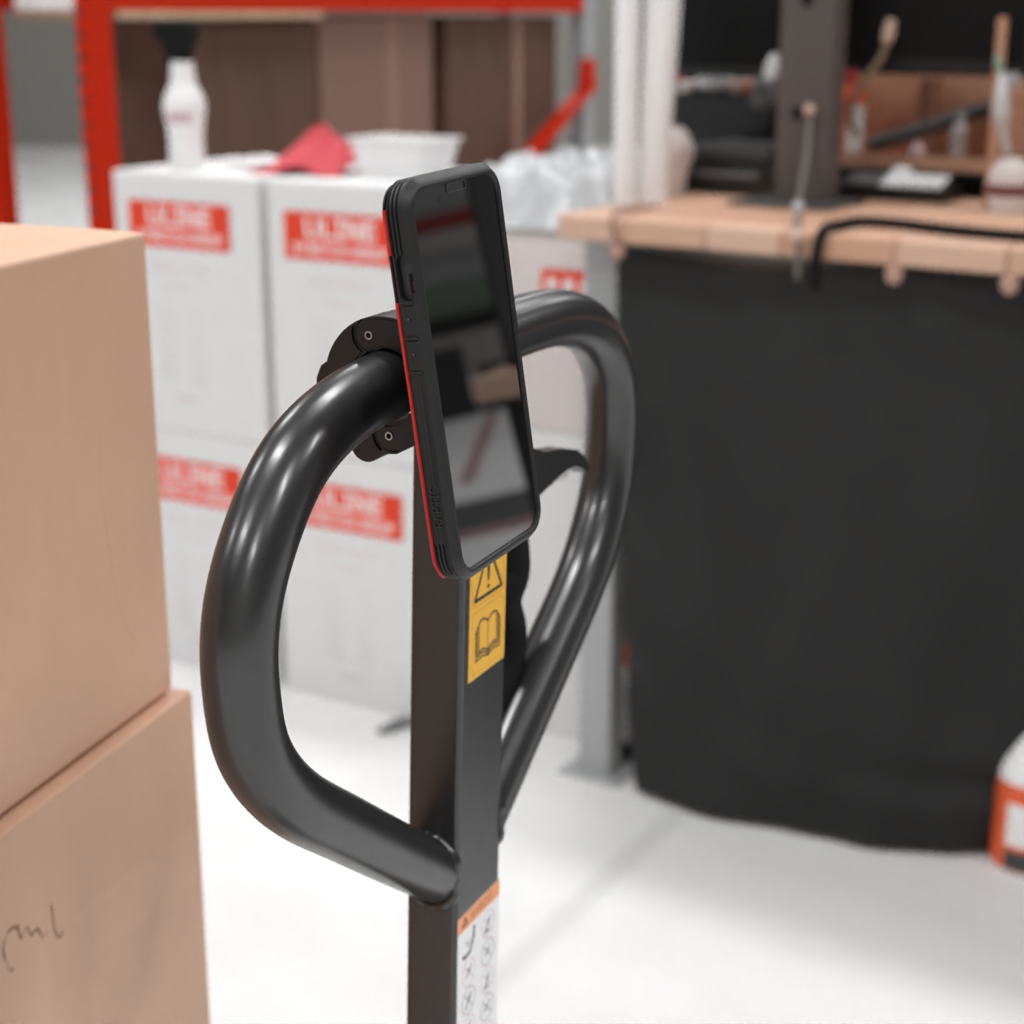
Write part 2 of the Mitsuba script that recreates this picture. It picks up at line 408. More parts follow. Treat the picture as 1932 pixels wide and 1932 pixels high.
for row in range(9):
    for col in range(2):
        x, y = 66.2 + col * 20.6, -294.6 - row * 15.6
        if y < -425:
            continue
        g, d = [], []
        if row == 0 and col == 0:
            d.append(stroke([(x - 6, y - 4.5), (x - 5.2, y - 5.6), (x + 1.2, y - 4.9), (x + 4.8, y + 1.8), (x + 5.4, y + 6.6)], 1.7))
            g.append(stroke([(x - 3, y + 2), (x - 1, y - 1), (x + 1, y + 2)], 0.7))
        else:
            g.append(ring(x, y, 7.2, 0.5))
            k = (row * 2 + col) % 4
            d.append(stroke([(x - 3.0, y - 3.6 + k), (x - 1, y - 0.5), (x + 0.8, y + 0.8 - k * 0.4), (x + 2.6, y + 3.2)], 1.0))
            d.append(sg.Point(x + 0.6 - k * 0.5, y + 1.6).buffer(1.0, quad_segs=4))
            if k == 1:
                d.append(sg.box(x - 3.8, y - 4.4, x + 1.6, y - 2.8))
            g.append(stroke([(x - 5.0, y + 5.0), (x + 5.0, y - 5.0)], 0.5))
        on_face(union_all(g), 0.00022, 0.00008, 'm_ink_rose' if (row + col) % 2 else 'm_ink_grey', S2, 'pictogram_ring')
        on_face(union_all(d), 0.00022, 0.00010, 'm_ink' if (row, col) in ((0, 0), (2, 0)) else 'm_ink_grey', S2, 'pictogram')

# ------------------------------------------------------------------ the phone in its case
PC = np.array([-0.013, 0.6445, CAM_H - 0.131])
cpz, spz = math.cos(PITCH), math.sin(PITCH)
def cam2world(v):
    return np.array([v[0], v[1] * spz + v[2] * cpz, v[1] * cpz - v[2] * spz])
PR = cam2world([0.441, 0.282, 0.853]); PR /= np.linalg.norm(PR)
PU = cam2world([-0.126, 0.960, -0.252]); PU -= PR * np.dot(PR, PU); PU /= np.linalg.norm(PU)
PN = np.cross(PR, PU)
PM = frame(PC, PR, PU, PN)
P = thing('phone', 'phone with dark screen in a black rugged case held upright on the handle', 'phone')
PW, PH, PRAD = 0.0766, 0.1528, 0.0125
def outline(inset, z, groove=0.0, seg=14):
    base = rrect(PW - 2 * inset, PH - 2 * inset, max(PRAD - inset, 0.003), seg)
    # extra points along the long sides so that the grooves can end cleanly
    dense = []
    for k in range(len(base)):
        a, b = base[k], base[(k + 1) % len(base)]
        n = max(1, int(np.linalg.norm(b - a) / 0.004))
        for q in range(n):
            dense.append(a + (b - a) * q / n)
    dense = np.array(dense)
    return dense
def resample(poly, n):
    p = np.vstack([poly, poly[:1]])
    d = np.r_[0, np.cumsum(np.linalg.norm(np.diff(p, axis=0), axis=1))]
    s = np.linspace(0, d[-1], n, endpoint=False)
    return np.c_[np.interp(s, d, p[:, 0]), np.interp(s, d, p[:, 1])]
NP = 320
def case_ring(inset, z, groove=0.0):
    p = resample(rrect(PW, PH, PRAD, 24), NP)
    q = np.roll(p, -1, 0) - np.roll(p, 1, 0)
    nrm = np.c_[q[:, 1], -q[:, 0]]
    nrm /= np.linalg.norm(nrm, axis=1, keepdims=True)
    amt = np.full(NP, inset)
    if groove:
        m = ((p[:, 1] > 0.0495) | (p[:, 1] < -0.0585))
        amt = amt + groove * m
    p = p - nrm * amt[:, None]
    return np.c_[p, np.full(NP, z)]
prof = [(0.0030, -0.0092, 0), (0.0012, -0.0089, 0), (0.0005, -0.0083, 0)]
for zc in (-0.0072, -0.0055, -0.0038):
    prof += [(0.0002, zc - 0.0007, 0), (0.0002, zc - 0.00025, 0.0008), (0.0002, zc + 0.00015, 0.0008), (0.0001, zc + 0.0004, 0)]
prof += [(0.0, -0.0022, 0), (0.0, -0.0014, 0), (0.0010, -0.0004, 0), (0.0022, 0.0008, 0), (0.0033, 0.0014, 0), (0.0041, 0.0013, 0), (0.00455, 0.0006, 0), (0.0047, -0.0006, 0)]
rings = [case_ring(i, z, g) for i, z, g in prof]
case = loft(rings, True, True)
cm = toman(case)
slot = m3.Manifold.batch_hull([m3.Manifold.cylinder(0.0105, 0.0026, 0.0026, 24).rotate([0, 90, 0]).translate([-0.0445, y, z]) for y in (0.0359, 0.0475) for z in (-0.0047, -0.0036)])
if cm.volume() > 0:
    cm = cm - slot
    case = man(cm)
add(P, 'case', placed(case, PM), 'm_rubber', 42, 'black rubber bumper case with grooved corners')
scr = resample(rrect(PW - 0.0092, PH - 0.0092, 0.0080, 24), 200)
add(P, 'screen', placed(extr(sg.Polygon(scr), 0.0006, -0.0006), PM), 'm_screen', False, 'dark glossy glass screen')
red = loft([case_ring(i, z) for i, z in ((0.0022, -0.0102), (0.0004, -0.0100), (-0.0001, -0.0096), (-0.0001, -0.0088), (0.0006, -0.0084), (0.0025, -0.0083))])
rm = toman(red)
rm = rm - m3.Manifold.cube([0.006, 0.0175, 0.004], True).translate([-0.0385, 0.0415, -0.0090])
rm = rm - m3.Manifold.cube([0.2, 0.02, 0.01], True).translate([0, 0.0765, -0.009]) - m3.Manifold.cube([0.2, 0.006, 0.01], True).translate([0, -0.0774, -0.009])
add(P, 'case_trim', placed(man(rm), PM), 'm_case_red', 28, 'red metal rim at the back of the case')
add(P, 'case_back', placed(extr(sg.Polygon(rrect(PW - 0.0035, PH - 0.0035, 0.0105, 12)), 0.0008, -0.0106), PM), 'm_black_plastic', False)
# mute switch in its slot
fr_ = placed(rbox(0.0006, 0.0168, 0.0062, 0.0002), frame([-0.0343, 0.0417, -0.0045], [1, 0, 0], [0, 1, 0], [0, 0, 1]))
add(P, 'side_frame', placed(fr_, PM), 'm_dark_grey', 30, 'grey metal side of the phone')
sw = placed(rbox(0.0012, 0.0070, 0.0014, 0.0003), frame([-0.0351, 0.0395, -0.0032], [1, 0, 0], [0, 1, 0], [0, 0, 1]))
add(P, 'mute_switch', placed(sw, PM), 'm_hole', 30)
rd = placed(rbox(0.0006, 0.0030, 0.0007, 0.0001), frame([-0.0355, 0.0385, -0.0021], [1, 0, 0], [0, 1, 0], [0, 0, 1]))
add(P, 'mute_switch__marker', placed(rd, PM), 'm_case_red', 30)
# volume buttons: raised pads between thin ridges, with a dimple nub each
for y in (0.0327, 0.0196, 0.0069):
    add(P, 'button_ridge', placed(placed(rbox(0.0020, 0.0010, 0.0052, 0.0004), frame([-0.0382, y, -0.0048], [1, 0, 0], [0, 1, 0], [0, 0, 1])), PM), 'm_black_plastic')
for y in (0.0262, 0.0133):
    b = uniq(f'{P}__volume_button')
    scene[b] = mikit.ply(placed(placed(rbox(0.0010, 0.0112, 0.0058, 0.0004), frame([-0.0380, y, -0.0048], [1, 0, 0], [0, 1, 0], [0, 0, 1])), PM), 'm_rubber', smooth=30)
    nub = trimesh.creation.icosphere(2, 0.0009); nub.apply_translation([-0.0386, y + 0.0002, -0.0048])
    add(b, 'nub', placed(nub, PM), 'm_black_plastic', True)
# moulded maker's word on the long side, reading upwards
tx = meshkit.text_mesh('R\u039bPTIC', 0.0038, 0.0004)
tx.apply_scale([0.0165 / tx.bounds[1, 0], 1, 1])
TMx = frame([-0.0382, -0.0575, -0.0082], [0, 1, 0], [0, 0, 1], [-1, 0, 0])
TMx = frame([-0.0382, -0.0575, -0.0042], [0, 1, 0], [0, 0, -1], [-1, 0, 0])
TMx[:3, 0] = [0, 1, 0]
tx2 = tx.copy()
tx2.vertices = np.c_[np.full(len(tx.vertices), -0.0383) - tx.vertices[:, 2], -0.0528 + tx.vertices[:, 0], -0.0026 - tx.vertices[:, 1]]
tx2.fix_normals()
add(P, 'case_lettering', placed(tx2, PM), 'm_lettering', False)
# notch: earpiece slot in the lip and front camera under the glass
es = sg.Polygon(rrect(0.0150, 0.0034, 0.0008, 4))
add(P, 'earpiece', placed(cat(placed(extr(es.difference(es.buffer(-0.00028)), 0.0003), frame([0.0010, 0.0700, 0.0002], [1, 0, 0], [0, 1, 0], [0, 0, 1]))), PM), 'm_dark_grey', False)
lens = trimesh.creation.cylinder(0.0016, 0.0002, sections=24); lens.apply_translation([-0.0122, 0.0668, 0.0001])
add(P, 'front_camera', placed(lens, PM), 'm_rubber', False)

# ------------------------------------------------------------------ the phone mount clamped on the loop
C = thing('phone_mount', 'black hinged clamp mount gripping the loop handle behind the phone', 'phone mount')
cu = -13.2                                   # bar centre height (mm)
CF = frame(JB + JU * cu * mm, JN, JU, -JL)  # local x: towards the phone, y: up, z: along the bar towards the camera
a_face, a_back = 10.5, 34.0
def along(poly, z0, z1, bevel=0.0012):
    p = sg.polygon.orient(sa.scale(poly, mm, mm, origin=(0, 0)))
    m = m3.CrossSection([np.array(p.exterior.coords)[:-1]] + [np.array(h.coords)[:-1] for h in p.interiors])
    body = m3.Manifold.extrude(m, (z1 - z0) * mm - 2 * bevel).translate([0, 0, -z1 * mm + bevel])
    a = m3.Manifold.extrude(m.offset(-bevel, m3.JoinType.Round, 2.0, 16), (z1 - z0) * mm).translate([0, 0, -z1 * mm])
    return man(body + a)
def arc(r0, r1, a0, a1, n=40):
    t = np.radians(np.linspace(a0, a1, n))
    return sg.Polygon(np.r_[np.c_[r1 * np.cos(t), r1 * np.sin(t)], np.c_[r0 * np.cos(t), r0 * np.sin(t)][::-1]])
b1, b2 = (-6.3, 20.5), (2.8, -20.2)
ang1 = math.degrees(math.atan2(b1[1], b1[0])); ang2 = math.degrees(math.atan2(b2[1], b2[0])) % 360
ringp = arc(15.6, 28.6, ang1 - 6, ang2 + 2, 60).difference(sg.Point(b1).buffer(7.6)).difference(sg.Point(b2).buffer(7.4))
ringp = max(getattr(ringp, 'geoms', [ringp]), key=lambda g: g.area)
add(C, 'clamp_jaw', placed(along(ringp, a_face + 0.8, a_back), CF), 'm_black_plastic', 30, 'curved black clamp jaw')
up = sg.Point(b1).buffer(6.9).union(arc(15.6, 28.4, 40, ang1, 40)).union(sg.Polygon([(16, 14), (21, 21), (31, 17), (31, 0), (16, 0)]))
up = up.difference(sg.Point(0, 0).buffer(15.5))
lo = sg.Point(b2).buffer(6.7).union(arc(15.6, 27.0, ang2, 330, 30)).union(sg.Polygon([(14, -10), (15, -24), (31, -17), (31, 0), (16, 0)]))
lo = lo.difference(sg.Point(0, 0).buffer(15.5))
body = up.union(lo).buffer(0.6).buffer(-0.6)
body = max(getattr(body, 'geoms', [body]), key=lambda g: g.area)
add(C, 'clamp_body', placed(along(body, a_face, a_back - 0.5), CF), 'm_black_plastic', 30, 'black clamp body with two hinge ears')
for (x, y) in (b1, b2):
    bk_ = uniq(f'{C}__hinge_bolt')
    c = sg.Point(0, 0).buffer(1.75, quad_segs=8)
    m = extr(sa.scale(c.difference(sg.Point(0, 0).buffer(1.15, quad_segs=8)), mm, mm, origin=(0, 0)), 0.0030, 0)
    m = placed(m, frame([x * mm, y * mm, -a_face * mm - 0.0022], [1, 0, 0], [0, 1, 0], [0, 0, 1]))
    scene[bk_] = mikit.ply(placed(m, CF), 'm_steel', smooth=30)
    labels[bk_] = {'label': 'small steel hinge pin'}
    s = trimesh.creation.cylinder(0.00115, 0.0020, sections=20); s.apply_translation([x * mm, y * mm, -a_face * mm - 0.0008])
    add(bk_, 'socket', placed(s, CF), 'm_hole', 30)
lat = sg.Polygon([(-27.5, 7), (-31.5, 4), (-33.6, -1), (-33.6, -13), (-29.0, -17), (-25.5, -13)]).buffer(0.8)
add(C, 'clamp_latch', placed(along(lat, a_face + 3.5, a_back - 4), CF), 'm_black_plastic', 30)
kn = trimesh.creation.cylinder(0.0074, 0.014, sections=36)
kn = placed(kn, frame([-0.0105, -0.0265, -0.0215], [1, 0, 0], [0, 1, 0], [0, 0, 1]))
add(C, 'clamp_knob', placed(kn, CF), 'm_black_plastic', 30)
# lock plate between the clamp body and the phone
dist = 0.048 - 0.0142
pl = rbox(0.050, 0.050, 0.006, 0.002)
mp = JB + JN * (dist - 0.0042) + JL * 0.006 - JU * 0.004
pn2 = PN; 
add(C, 'lock_plate', placed(pl, frame(PC + PN * (-0.0110 - 0.0031) + PR * 0.006 - PU * 0.006, PR, PU, PN)), 'm_black_plastic')

# ------------------------------------------------------------------ kraft cartons on the left
KB = np.array([math.sin(math.radians(17.5)), math.cos(math.radians(17.5)), 0])   # along the face that looks right, away from the camera
KR = np.array([KB[1], -KB[0], 0])                                                # out of that face
KC = np.array([-0.205, 0.955, 0])
def carton_body(corner, w, l, z0, z1, dome=0.0, bulge=0.0, r=0.0022, n=18):
    """A carton from its far right corner: l towards the camera along -KB, w to the left along -KR. Its sides may bulge and its top may dome."""
    m = rbox(w, l, z1 - z0, r)
    m = m.subdivide_to_size(0.06)
    v = m.vertices
    hx, hy, hz = w / 2, l / 2, (z1 - z0) / 2
    fx, fy, fz = 1 - (v[:, 0] / hx) ** 2, 1 - (v[:, 1] / hy) ** 2, 1 - (v[:, 2] / hz) ** 2
    top = v[:, 2] > hz - r * 0.8
    v[top, 2] += dome * np.clip(fx[top], 0, 1) ** 0.6 * np.clip(fy[top], 0, 1) ** 0.35
    right = v[:, 0] > hx - r * 0.8
    v[right, 0] += bulge * np.clip(fy[right], 0, 1) * np.clip(fz[right], 0, 1)
    m.vertices = v
    c = corner - KR * hx - KB * hy
    return placed(m, frame([c[0], c[1], (z0 + z1) / 2], KR, KB, Z))
def face_poly(poly, corner, out, h, z_is_abs=True):
    """poly in (distance towards the camera from the far right corner, height), laid on the right face."""
    m = extr(poly, h)
    return placed(m, frame([corner[0] + KR[0] * out, corner[1] + KR[1] * out, 0], -KB, Z, np.cross(-KB, Z)))
K1 = thing('kraft_carton', 'brown kraft carton with pale lit top, upper one of the stack at left', 'carton', 'kraft cartons stacked at left')
add(K1, 'body', carton_body(KC, 0.42, 0.58, 0.8600, 1.1335, dome=0.012), 'm_kraft', 40)
crk = spline([(0.0631, 1.032), (0.0645, 1.0085), (0.0641, 0.9904), (0.0606, 0.9649), (0.0558, 0.9353), (0.0476, 0.9166), (0.0366, 0.8981)], 24)
K2c = KC + KR * 0.0098 + KB * 0.006
K2 = thing('kraft_carton', 'brown kraft carton with handwritten marks, lower one of the stack at left', 'carton', 'kraft cartons stacked at left')
add(K2, 'body', carton_body(K2c, 0.44, 0.60, 0.0, 0.8575, dome=0.0015), 'm_kraft', 40)

def face_stroke(K, part, uz, w, corner, out, bsdf):
    add(K, part, face_poly(stroke(uz, w), corner, out, 0.0004), bsdf, False)
face_stroke(K1, 'crease', np.array(crk), 0.0007, KC, 0.0, 'm_kraft_crease')
add(K2, 'pale_strip', face_poly(sg.Polygon([(0.002, 0.7335), (0.150, 0.7480), (0.150, 0.7830), (0.002, 0.7705)]), K2c, 0.0, 0.00018), 'm_kraft_tape', False, 'slightly paler strip across the face')
for pts_ in ([(0.2075, 0.7920), (0.2085, 0.7975), (0.2060, 0.8030), (0.2000, 0.8055), (0.1955, 0.8030)], [(0.1943, 0.8035), (0.1900, 0.7970), (0.1870, 0.7985), (0.1836, 0.7925), (0.1790, 0.7935), (0.1750, 0.7870), (0.1700, 0.7865)],
             [(0.1646, 0.7990), (0.1638, 0.7906), (0.1628, 0.7830), (0.1590, 0.7775), (0.1560, 0.7790)], [(0.2055, 0.7890), (0.2060, 0.7860), (0.2020, 0.7830)]):
    face_stroke(K2, 'pen_stroke', spline(pts_, 16), 0.0023, K2c, 0.0, 'm_kraft_line')
# ------------------------------------------------------------------ white cartons
WP = np.array([-0.336, 2.998, 0])
def row_frame(s, z, off=0.0):
    """On the front plane of the carton row: x along the row, y up, z out to the camera."""
    o = WP + RU * s + RV * off
    return frame([o[0], o[1], z], RU, Z, -RV)
def white_carton(s0, s1, z0, z1, depth, label_txt, off=0.0, bs='m_white_card', mark=True):
    K = thing('white_carton', label_txt, 'carton', 'white cartons stacked in a row')
    w, h = s1 - s0, z1 - z0
    m = rbox(w, depth, h, 0.006).subdivide_to_size(0.09)
    v = m.vertices
    front = v[:, 1] < -depth / 2 + 0.004
    v[front, 1] -= 0.003 * np.clip(1 - (v[front, 0] / (w / 2)) ** 2, 0, 1) * np.clip(1 - (v[front, 2] / (h / 2)) ** 2, 0, 1)
    m.vertices = v
    o = WP + RU * (s0 + w / 2) + RV * (off + depth / 2)
    add(K, 'body', placed(m, frame([o[0], o[1], z0 + h / 2], RU, RV, Z)), bs, 40)
    add(K, 'tape', placed(rbox(w * 0.98, 0.05, 0.0006, 0.0002), frame([o[0], o[1], z1 + 0.0003], RU, RV, Z)), 'm_white_print')
    if mark:
        lx, lz = s0 + 0.042, z1 - 0.053
        lw, lh = 0.242, 0.083
        key = uniq(f'{K}__printed_label')
        scene[key] = mikit.ply(placed(extr(sg.box(0, -lh, lw, 0), 0.0006), row_frame(lx, lz, off - 0.0034)), 'm_red_print', smooth=False)
        labels[key] = {'label': 'red printed label with white lettering'}
        a = meshkit.text_mesh('ULINE', 0.034, 0.0004, bold=True)
        a.apply_scale([0.158 / a.bounds[1, 0], 1, 1]); a.apply_translation([0.042, -0.043, 0.0006])
        b = meshkit.text_mesh('STRETCH WRAP', 0.019, 0.0004, bold=True)
        b.apply_scale([0.206 / b.bounds[1, 0], 1, 1]); b.apply_translation([0.018, -0.073, 0.0006])
        add(key, 'lettering', placed(a, row_frame(lx, lz, off - 0.0034)), 'm_white_print', False)
        add(key, 'lettering', placed(b, row_frame(lx, lz, off - 0.0034)), 'm_white_print', False)
        bars = []
        r = np.random.default_rng(int(s0 * 1000) % 97 + int(z0 * 100))
        def line(y, x0, x1, hh):
            x = x0
            while x < x1:
                d = r.uniform(0.008, 0.02)
                bars.append(sg.box(x, y, min(x + d, x1), y + hh)); x += d + 0.004
        line(-0.128, 0.050, 0.112, 0.012); line(-0.128, 0.122, 0.178, 0.012)
        line(-0.162, 0.080, 0.150, 0.010)
        for k in range(9):
            line(-0.200 - k * 0.017, 0.055 + r.uniform(0, 0.008), 0.100, 0.005); line(-0.200 - k * 0.017, 0.135, 0.165 + r.uniform(0, 0.01), 0.005)
        line(-0.375, 0.09, 0.145, 0.010)
        bars = [b_ for b_ in bars if b_.area > 1e-6]
        add(K, 'fine_print', placed(cat([extr(b_, 0.0003) for b_ in bars]), row_frame(lx, lz, off - 0.0032)), 'm_pale_print', False, None, True)
    return K
white_carton(-0.489, -0.139, 0.0, 0.4790, 0.36, 'white carton at the bottom left of the white stack, mostly behind the kraft carton')
white_carton(-0.489, -0.139, 0.4800, 0.9720, 0.36, 'white carton with a red label under the white spray bottle')
white_carton(-0.120, 0.236, 0.0, 0.4790, 0.36, 'white carton with a red label seen through the loop handle, standing on the floor')
white_carton(-0.120, 0.236, 0.4800, 0.9720, 0.36, 'white carton with a red label under the red rag and white tub')
K = white_carton(0.258, 0.520, 0.0, 0.560, 0.30, 'plain white carton with a hand hole on the floor right of the post', 0.075, mark=False)
hole = sg.Polygon(rrect(0.062, 0.020, 0.0095, 6))
add(K, 'hand_hole', placed(extr(hole, 0.0012), row_frame(0.425, 0.497, 0.0715)), 'm_kraft_line', False, 'dark hand hole')
K = white_carton(0.262, 0.515, 0.5612, 0.905, 0.29, 'pinkish white carton with a red print strip beneath grey plastic film', 0.077, 'm_pink_card', False)
add(K, 'print_strip', placed(extr(sg.box(0, -0.036, 0.105, 0), 0.0006), row_frame(0.405, 0.842, 0.0732)), 'm_red_print', False)
tx = meshkit.text_mesh('W', 0.02, 0.0003, bold=True)
for k in range(3):
    add(K, 'print_gap', placed(extr(sg.box(0.012 + k * 0.032, -0.034, 0.030 + k * 0.032, -0.014), 0.0009), row_frame(0.405, 0.842, 0.0732)), 'm_white_print', False)

def height_patch(nx, ny, fn, thick=0.002):
    """A closed sheet over [-1,1]^2: fn(x, y) -> (X, Y, Z) arrays."""
    g = np.linspace(-1, 1, nx), np.linspace(-1, 1, ny)
    x, y = np.meshgrid(*g, indexing='ij')
    top = np.stack(fn(x, y), -1).reshape(-1, 3)
    bot = top.copy(); bot[:, 2] = np.maximum(bot[:, 2] - thick, 0.0)
    i, j = np.meshgrid(np.arange(nx - 1), np.arange(ny - 1), indexing='ij')
    a = (i * ny + j).ravel(); b = a + ny; c = b + 1; d = a + 1
    f = np.vstack([np.stack([a, b, c], 1), np.stack([a, c, d], 1)])
    n = nx * ny
    rim = np.r_[np.arange(0, n, ny), (nx - 1) * ny + np.arange(1, ny), (np.arange(nx - 2, -1, -1)) * ny + ny - 1, np.arange(ny - 2, 0, -1)]
    e0, e1 = rim, np.roll(rim, -1)
    f = np.vstack([f, f[:, ::-1] + n, np.stack([e1, e0, e0 + n], 1), np.stack([e1, e0 + n, e1 + n], 1)])
    return tm(np.vstack([top, bot]), f)
# red rag
def rag_fn(x, y):
    r = np.sqrt(x ** 2 + y ** 2)
    p = np.stack([x * 2.1, y * 2.1, 0 * x], -1)
    n = meshkit.fbm(p + 3.3, 3, 4) - 0.5
    ang = np.arctan2(y, x - 0.12)
    h = 0.078 * np.clip(1 - np.hypot(x - 0.18, y * 0.9) / 1.05, 0, 1) ** 0.95
    h = h * (1 + 0.16 * np.sin(ang * 6 + 4 * r)) + 0.020 * np.abs(n) * np.clip(1.1 - r, 0, 1) + 0.0025
    return x * (0.100 + 0.015 * n), y * (0.075 + 0.02 * n), np.maximum(h, 0.002)
ragm = height_patch(60, 60, rag_fn)
rc = WP + RU * (-0.126) + RV * 0.150
tg = thing('red_rag', 'crumpled red shop rag lying on the white cartons', 'rag')
add(tg, '', placed(ragm, frame([rc[0], rc[1], 0.9732], RU, RV, Z)), 'm_rag', True)
# flat white cloth left of it
def towel_fn(x, y):
    p = np.stack([x * 2.5 + 7, y * 2.5, 0 * x], -1)
    n = meshkit.fbm(p, 3, 9)
    return x * 0.072, y * (0.06 + 0.01 * np.sin(3 * x)), 0.004 + 0.028 * n * np.clip(1.15 - np.maximum(abs(x), abs(y)), 0.05, 1) + 0.016 * np.clip(x - 0.5, 0, 1)
tc = WP + RU * (-0.288) + RV * 0.20
tg = thing('white_towel', 'crumpled white paper towel between the spray bottle and the red rag', 'towel')
add(tg, '', placed(height_patch(40, 40, towel_fn), frame([tc[0], tc[1], 0.9732], RU, RV, Z)), 'm_white_card', True)
# white tub
tubo, tubi = [], []
for w_, d_, z_ in ((0.140, 0.100, 0.0), (0.144, 0.104, 0.004), (0.172, 0.122, 0.062), (0.184, 0.132, 0.064), (0.184, 0.132, 0.068), (0.171, 0.120, 0.068), (0.142, 0.102, 0.006)):
    o = rrect(w_, d_, 0.02, 6)
    tubo.append(np.c_[o, np.full(len(o), z_)])
tc = WP + RU * 0.068 + RV * 0.165
tg = thing('plastic_tub', 'white tapered plastic tub standing on a white carton right of the red rag', 'tub')
add(tg, '', placed(loft(tubo), frame([tc[0], tc[1], 0.9730], RU, RV, Z)), 'm_white_plastic', 30)
# spray bottle on the left carton
SB = thing('spray_bottle', 'white spray bottle with black trigger head on the left white carton', 'spray bottle')
sc = WP + RU * (-0.366) + RV * 0.075
sf = frame([sc[0], sc[1], 0.9732], RU, RV, Z) @ np.diag([0.9, 0.9, 1.0, 1])
add(SB, 'body', placed(lathe([(0.0, 0.0), (0.033, 0.0), (0.036, 0.004), (0.0365, 0.03), (0.0355, 0.055), (0.039, 0.085), (0.0435, 0.108), (0.0435, 0.122), (0.039, 0.136), (0.030, 0.150), (0.0255, 0.162), (0.0235, 0.186), (0.0225, 0.196), (0.0, 0.196)]), sf), 'm_white_plastic', 30)
add(SB, 'collar', placed(lathe([(0.0, 0.190), (0.021, 0.190), (0.021, 0.214), (0.016, 0.220), (0.0, 0.220)], 24), sf), 'm_black_matte', 30)
hd = extr(sg.Polygon([(-0.034, 0.216), (0.014, 0.212), (0.030, 0.236), (0.034, 0.252), (0.026, 0.266), (-0.046, 0.266), (-0.058, 0.252), (-0.056, 0.240), (-0.038, 0.236)]).buffer(0.003), 0.034, -0.017)
add(SB, 'trigger_head', placed(placed(hd, frame([0, 0, 0], [1, 0, 0], [0, 0, 1], [0, -1, 0])), sf), 'm_black_matte', 30, 'black trigger head')
tr = extr(sg.Polygon([(-0.030, 0.232), (-0.020, 0.230), (-0.026, 0.205), (-0.040, 0.188), (-0.044, 0.191), (-0.034, 0.208)]), 0.012, -0.006)
add(SB, 'trigger', placed(placed(tr, frame([0, 0, 0], [1, 0, 0], [0, 0, 1], [0, -1, 0])), sf), 'm_black_matte', 30)
an = np.radians(np.linspace(-110, -30, 14))
lab = loft([np.r_[np.c_[r_ * np.cos(an), r_ * np.sin(an), np.full(14, z_)], np.c_[(r_ - 0.001) * np.cos(an[::-1]), (r_ - 0.001) * np.sin(an[::-1]), np.full(14, z_)]] for r_, z_ in ((0.0402, 0.086), (0.0427, 0.097), (0.0440, 0.106))])
add(SB, 'label', placed(lab, sf), 'm_ink_rose', 30, 'pale pink printed label')
# grey plastic film heap on the third column
def film_fn(x, y):
    p = np.stack([x * 3.0 + 1, y * 3.0 + 5, 0 * x], -1)
    n = meshkit.fbm(p, 4, 21)
    e = np.clip(1.0 - np.maximum(abs(x), abs(y)), 0, 0.22) / 0.22
    return x * 0.145, y * 0.16, 0.002 + e * (0.040 + 0.075 * n + 0.02 * np.abs(np.sin(5 * x + 4 * n)))
fc = WP + RU * 0.395 + RV * 0.228
tg = thing('plastic_film', 'crumpled grey plastic film heaped on the pinkish carton', 'plastic film')
add(tg, '', placed(height_patch(70, 70, film_fn), frame([fc[0], fc[1], 0.9062], RU, RV, Z)), 'm_grey_film', True)
# dark strap end on the floor by the cartons
st = spline([(-0.245, 2.835, 0.008), (-0.225, 2.845, 0.010), (-0.200, 2.87, 0.010), (-0.165, 2.865, 0.008)], 30)
tg = thing('strap', 'short dark grey strap lying on the floor before the white cartons', 'strap')
add(tg, '', tube(st, np.interp(np.linspace(0, 1, 30), [0, 0.4, 1], [0.004, 0.011, 0.009]), 10), 'm_grey_plastic', True)

# ------------------------------------------------------------------ pallet rack with brown cartons
QF = np.array([-1.005, 4.10, 0])                       # front left upright
QV, QU = RV, RU                                        # along the beams, out of the front
RKN = thing('pallet_rack', 'orange red pallet rack with a wooden deck behind the white cartons', 'rack')
def rk(s, o, z):                                       # along, out of the front, up
    p = QF + QV * s + QU * o
    return np.array([p[0], p[1], z])
RL, RD = 2.44, 0.31
for s in (0, RL):
    for o in (0, -RD):
        key = uniq(f'{RKN}__upright')
        scene[key] = mikit.ply(placed(rbox(0.070, 0.055, 2.6, 0.006), frame(rk(s + (0.045 if (s == 0 and o == 0) else 0.0), o, 1.3), QV, QU, Z)), 'm_rack_red' if s == 0 else 'm_grey_steel', smooth=30)
        if s == 0:
            for z in np.arange(0.80, 1.42, 0.0508):
                h = trimesh.creation.cylinder(0.0125, 0.002, sections=14)
                add(key, 'slot', placed(h, frame(rk(s + (0.045 if o == 0 else 0.0), o, z) - QV * 0.0347 - QU * 0.010, QU, Z, QV)), 'm_rack_hole', 30)
for z in (0.49, 1.313):
    for o in (0.0, -RD):
        add(RKN, 'beam', placed(rbox(RL - 0.075, 0.045, 0.10, 0.005), frame(rk(RL / 2 + 0.005, o, z), QV, QU, Z)), 'm_rack_red')
add(RKN, 'deck', placed(rbox(RL - 0.085, RD - 0.05, 0.020, 0.003), frame(rk(RL / 2, -RD / 2, 0.551), QV, QU, Z)), 'm_deck', label='plywood deck')
add(RKN, 'deck', placed(rbox(0.80, RD + 0.03, 0.018, 0.003), frame(rk(0.50, -RD / 2 + 0.01, 1.2525), QV, QU, Z)), 'm_deck')
add(RKN, 'deck', placed(rbox(RL - 0.9, RD - 0.05, 0.018, 0.003), frame(rk(RL / 2 + 0.4, -RD / 2, 1.353), QV, QU, Z)), 'm_deck')
def bar(p, q, w, t):
    d = q - p; l = np.linalg.norm(d); d = d / l
    s_ = np.cross(d, QV); s_ /= np.linalg.norm(s_)
    return placed(rbox(w, t, l, 0.004), frame((p + q) / 2, s_, np.cross(d, s_), d))
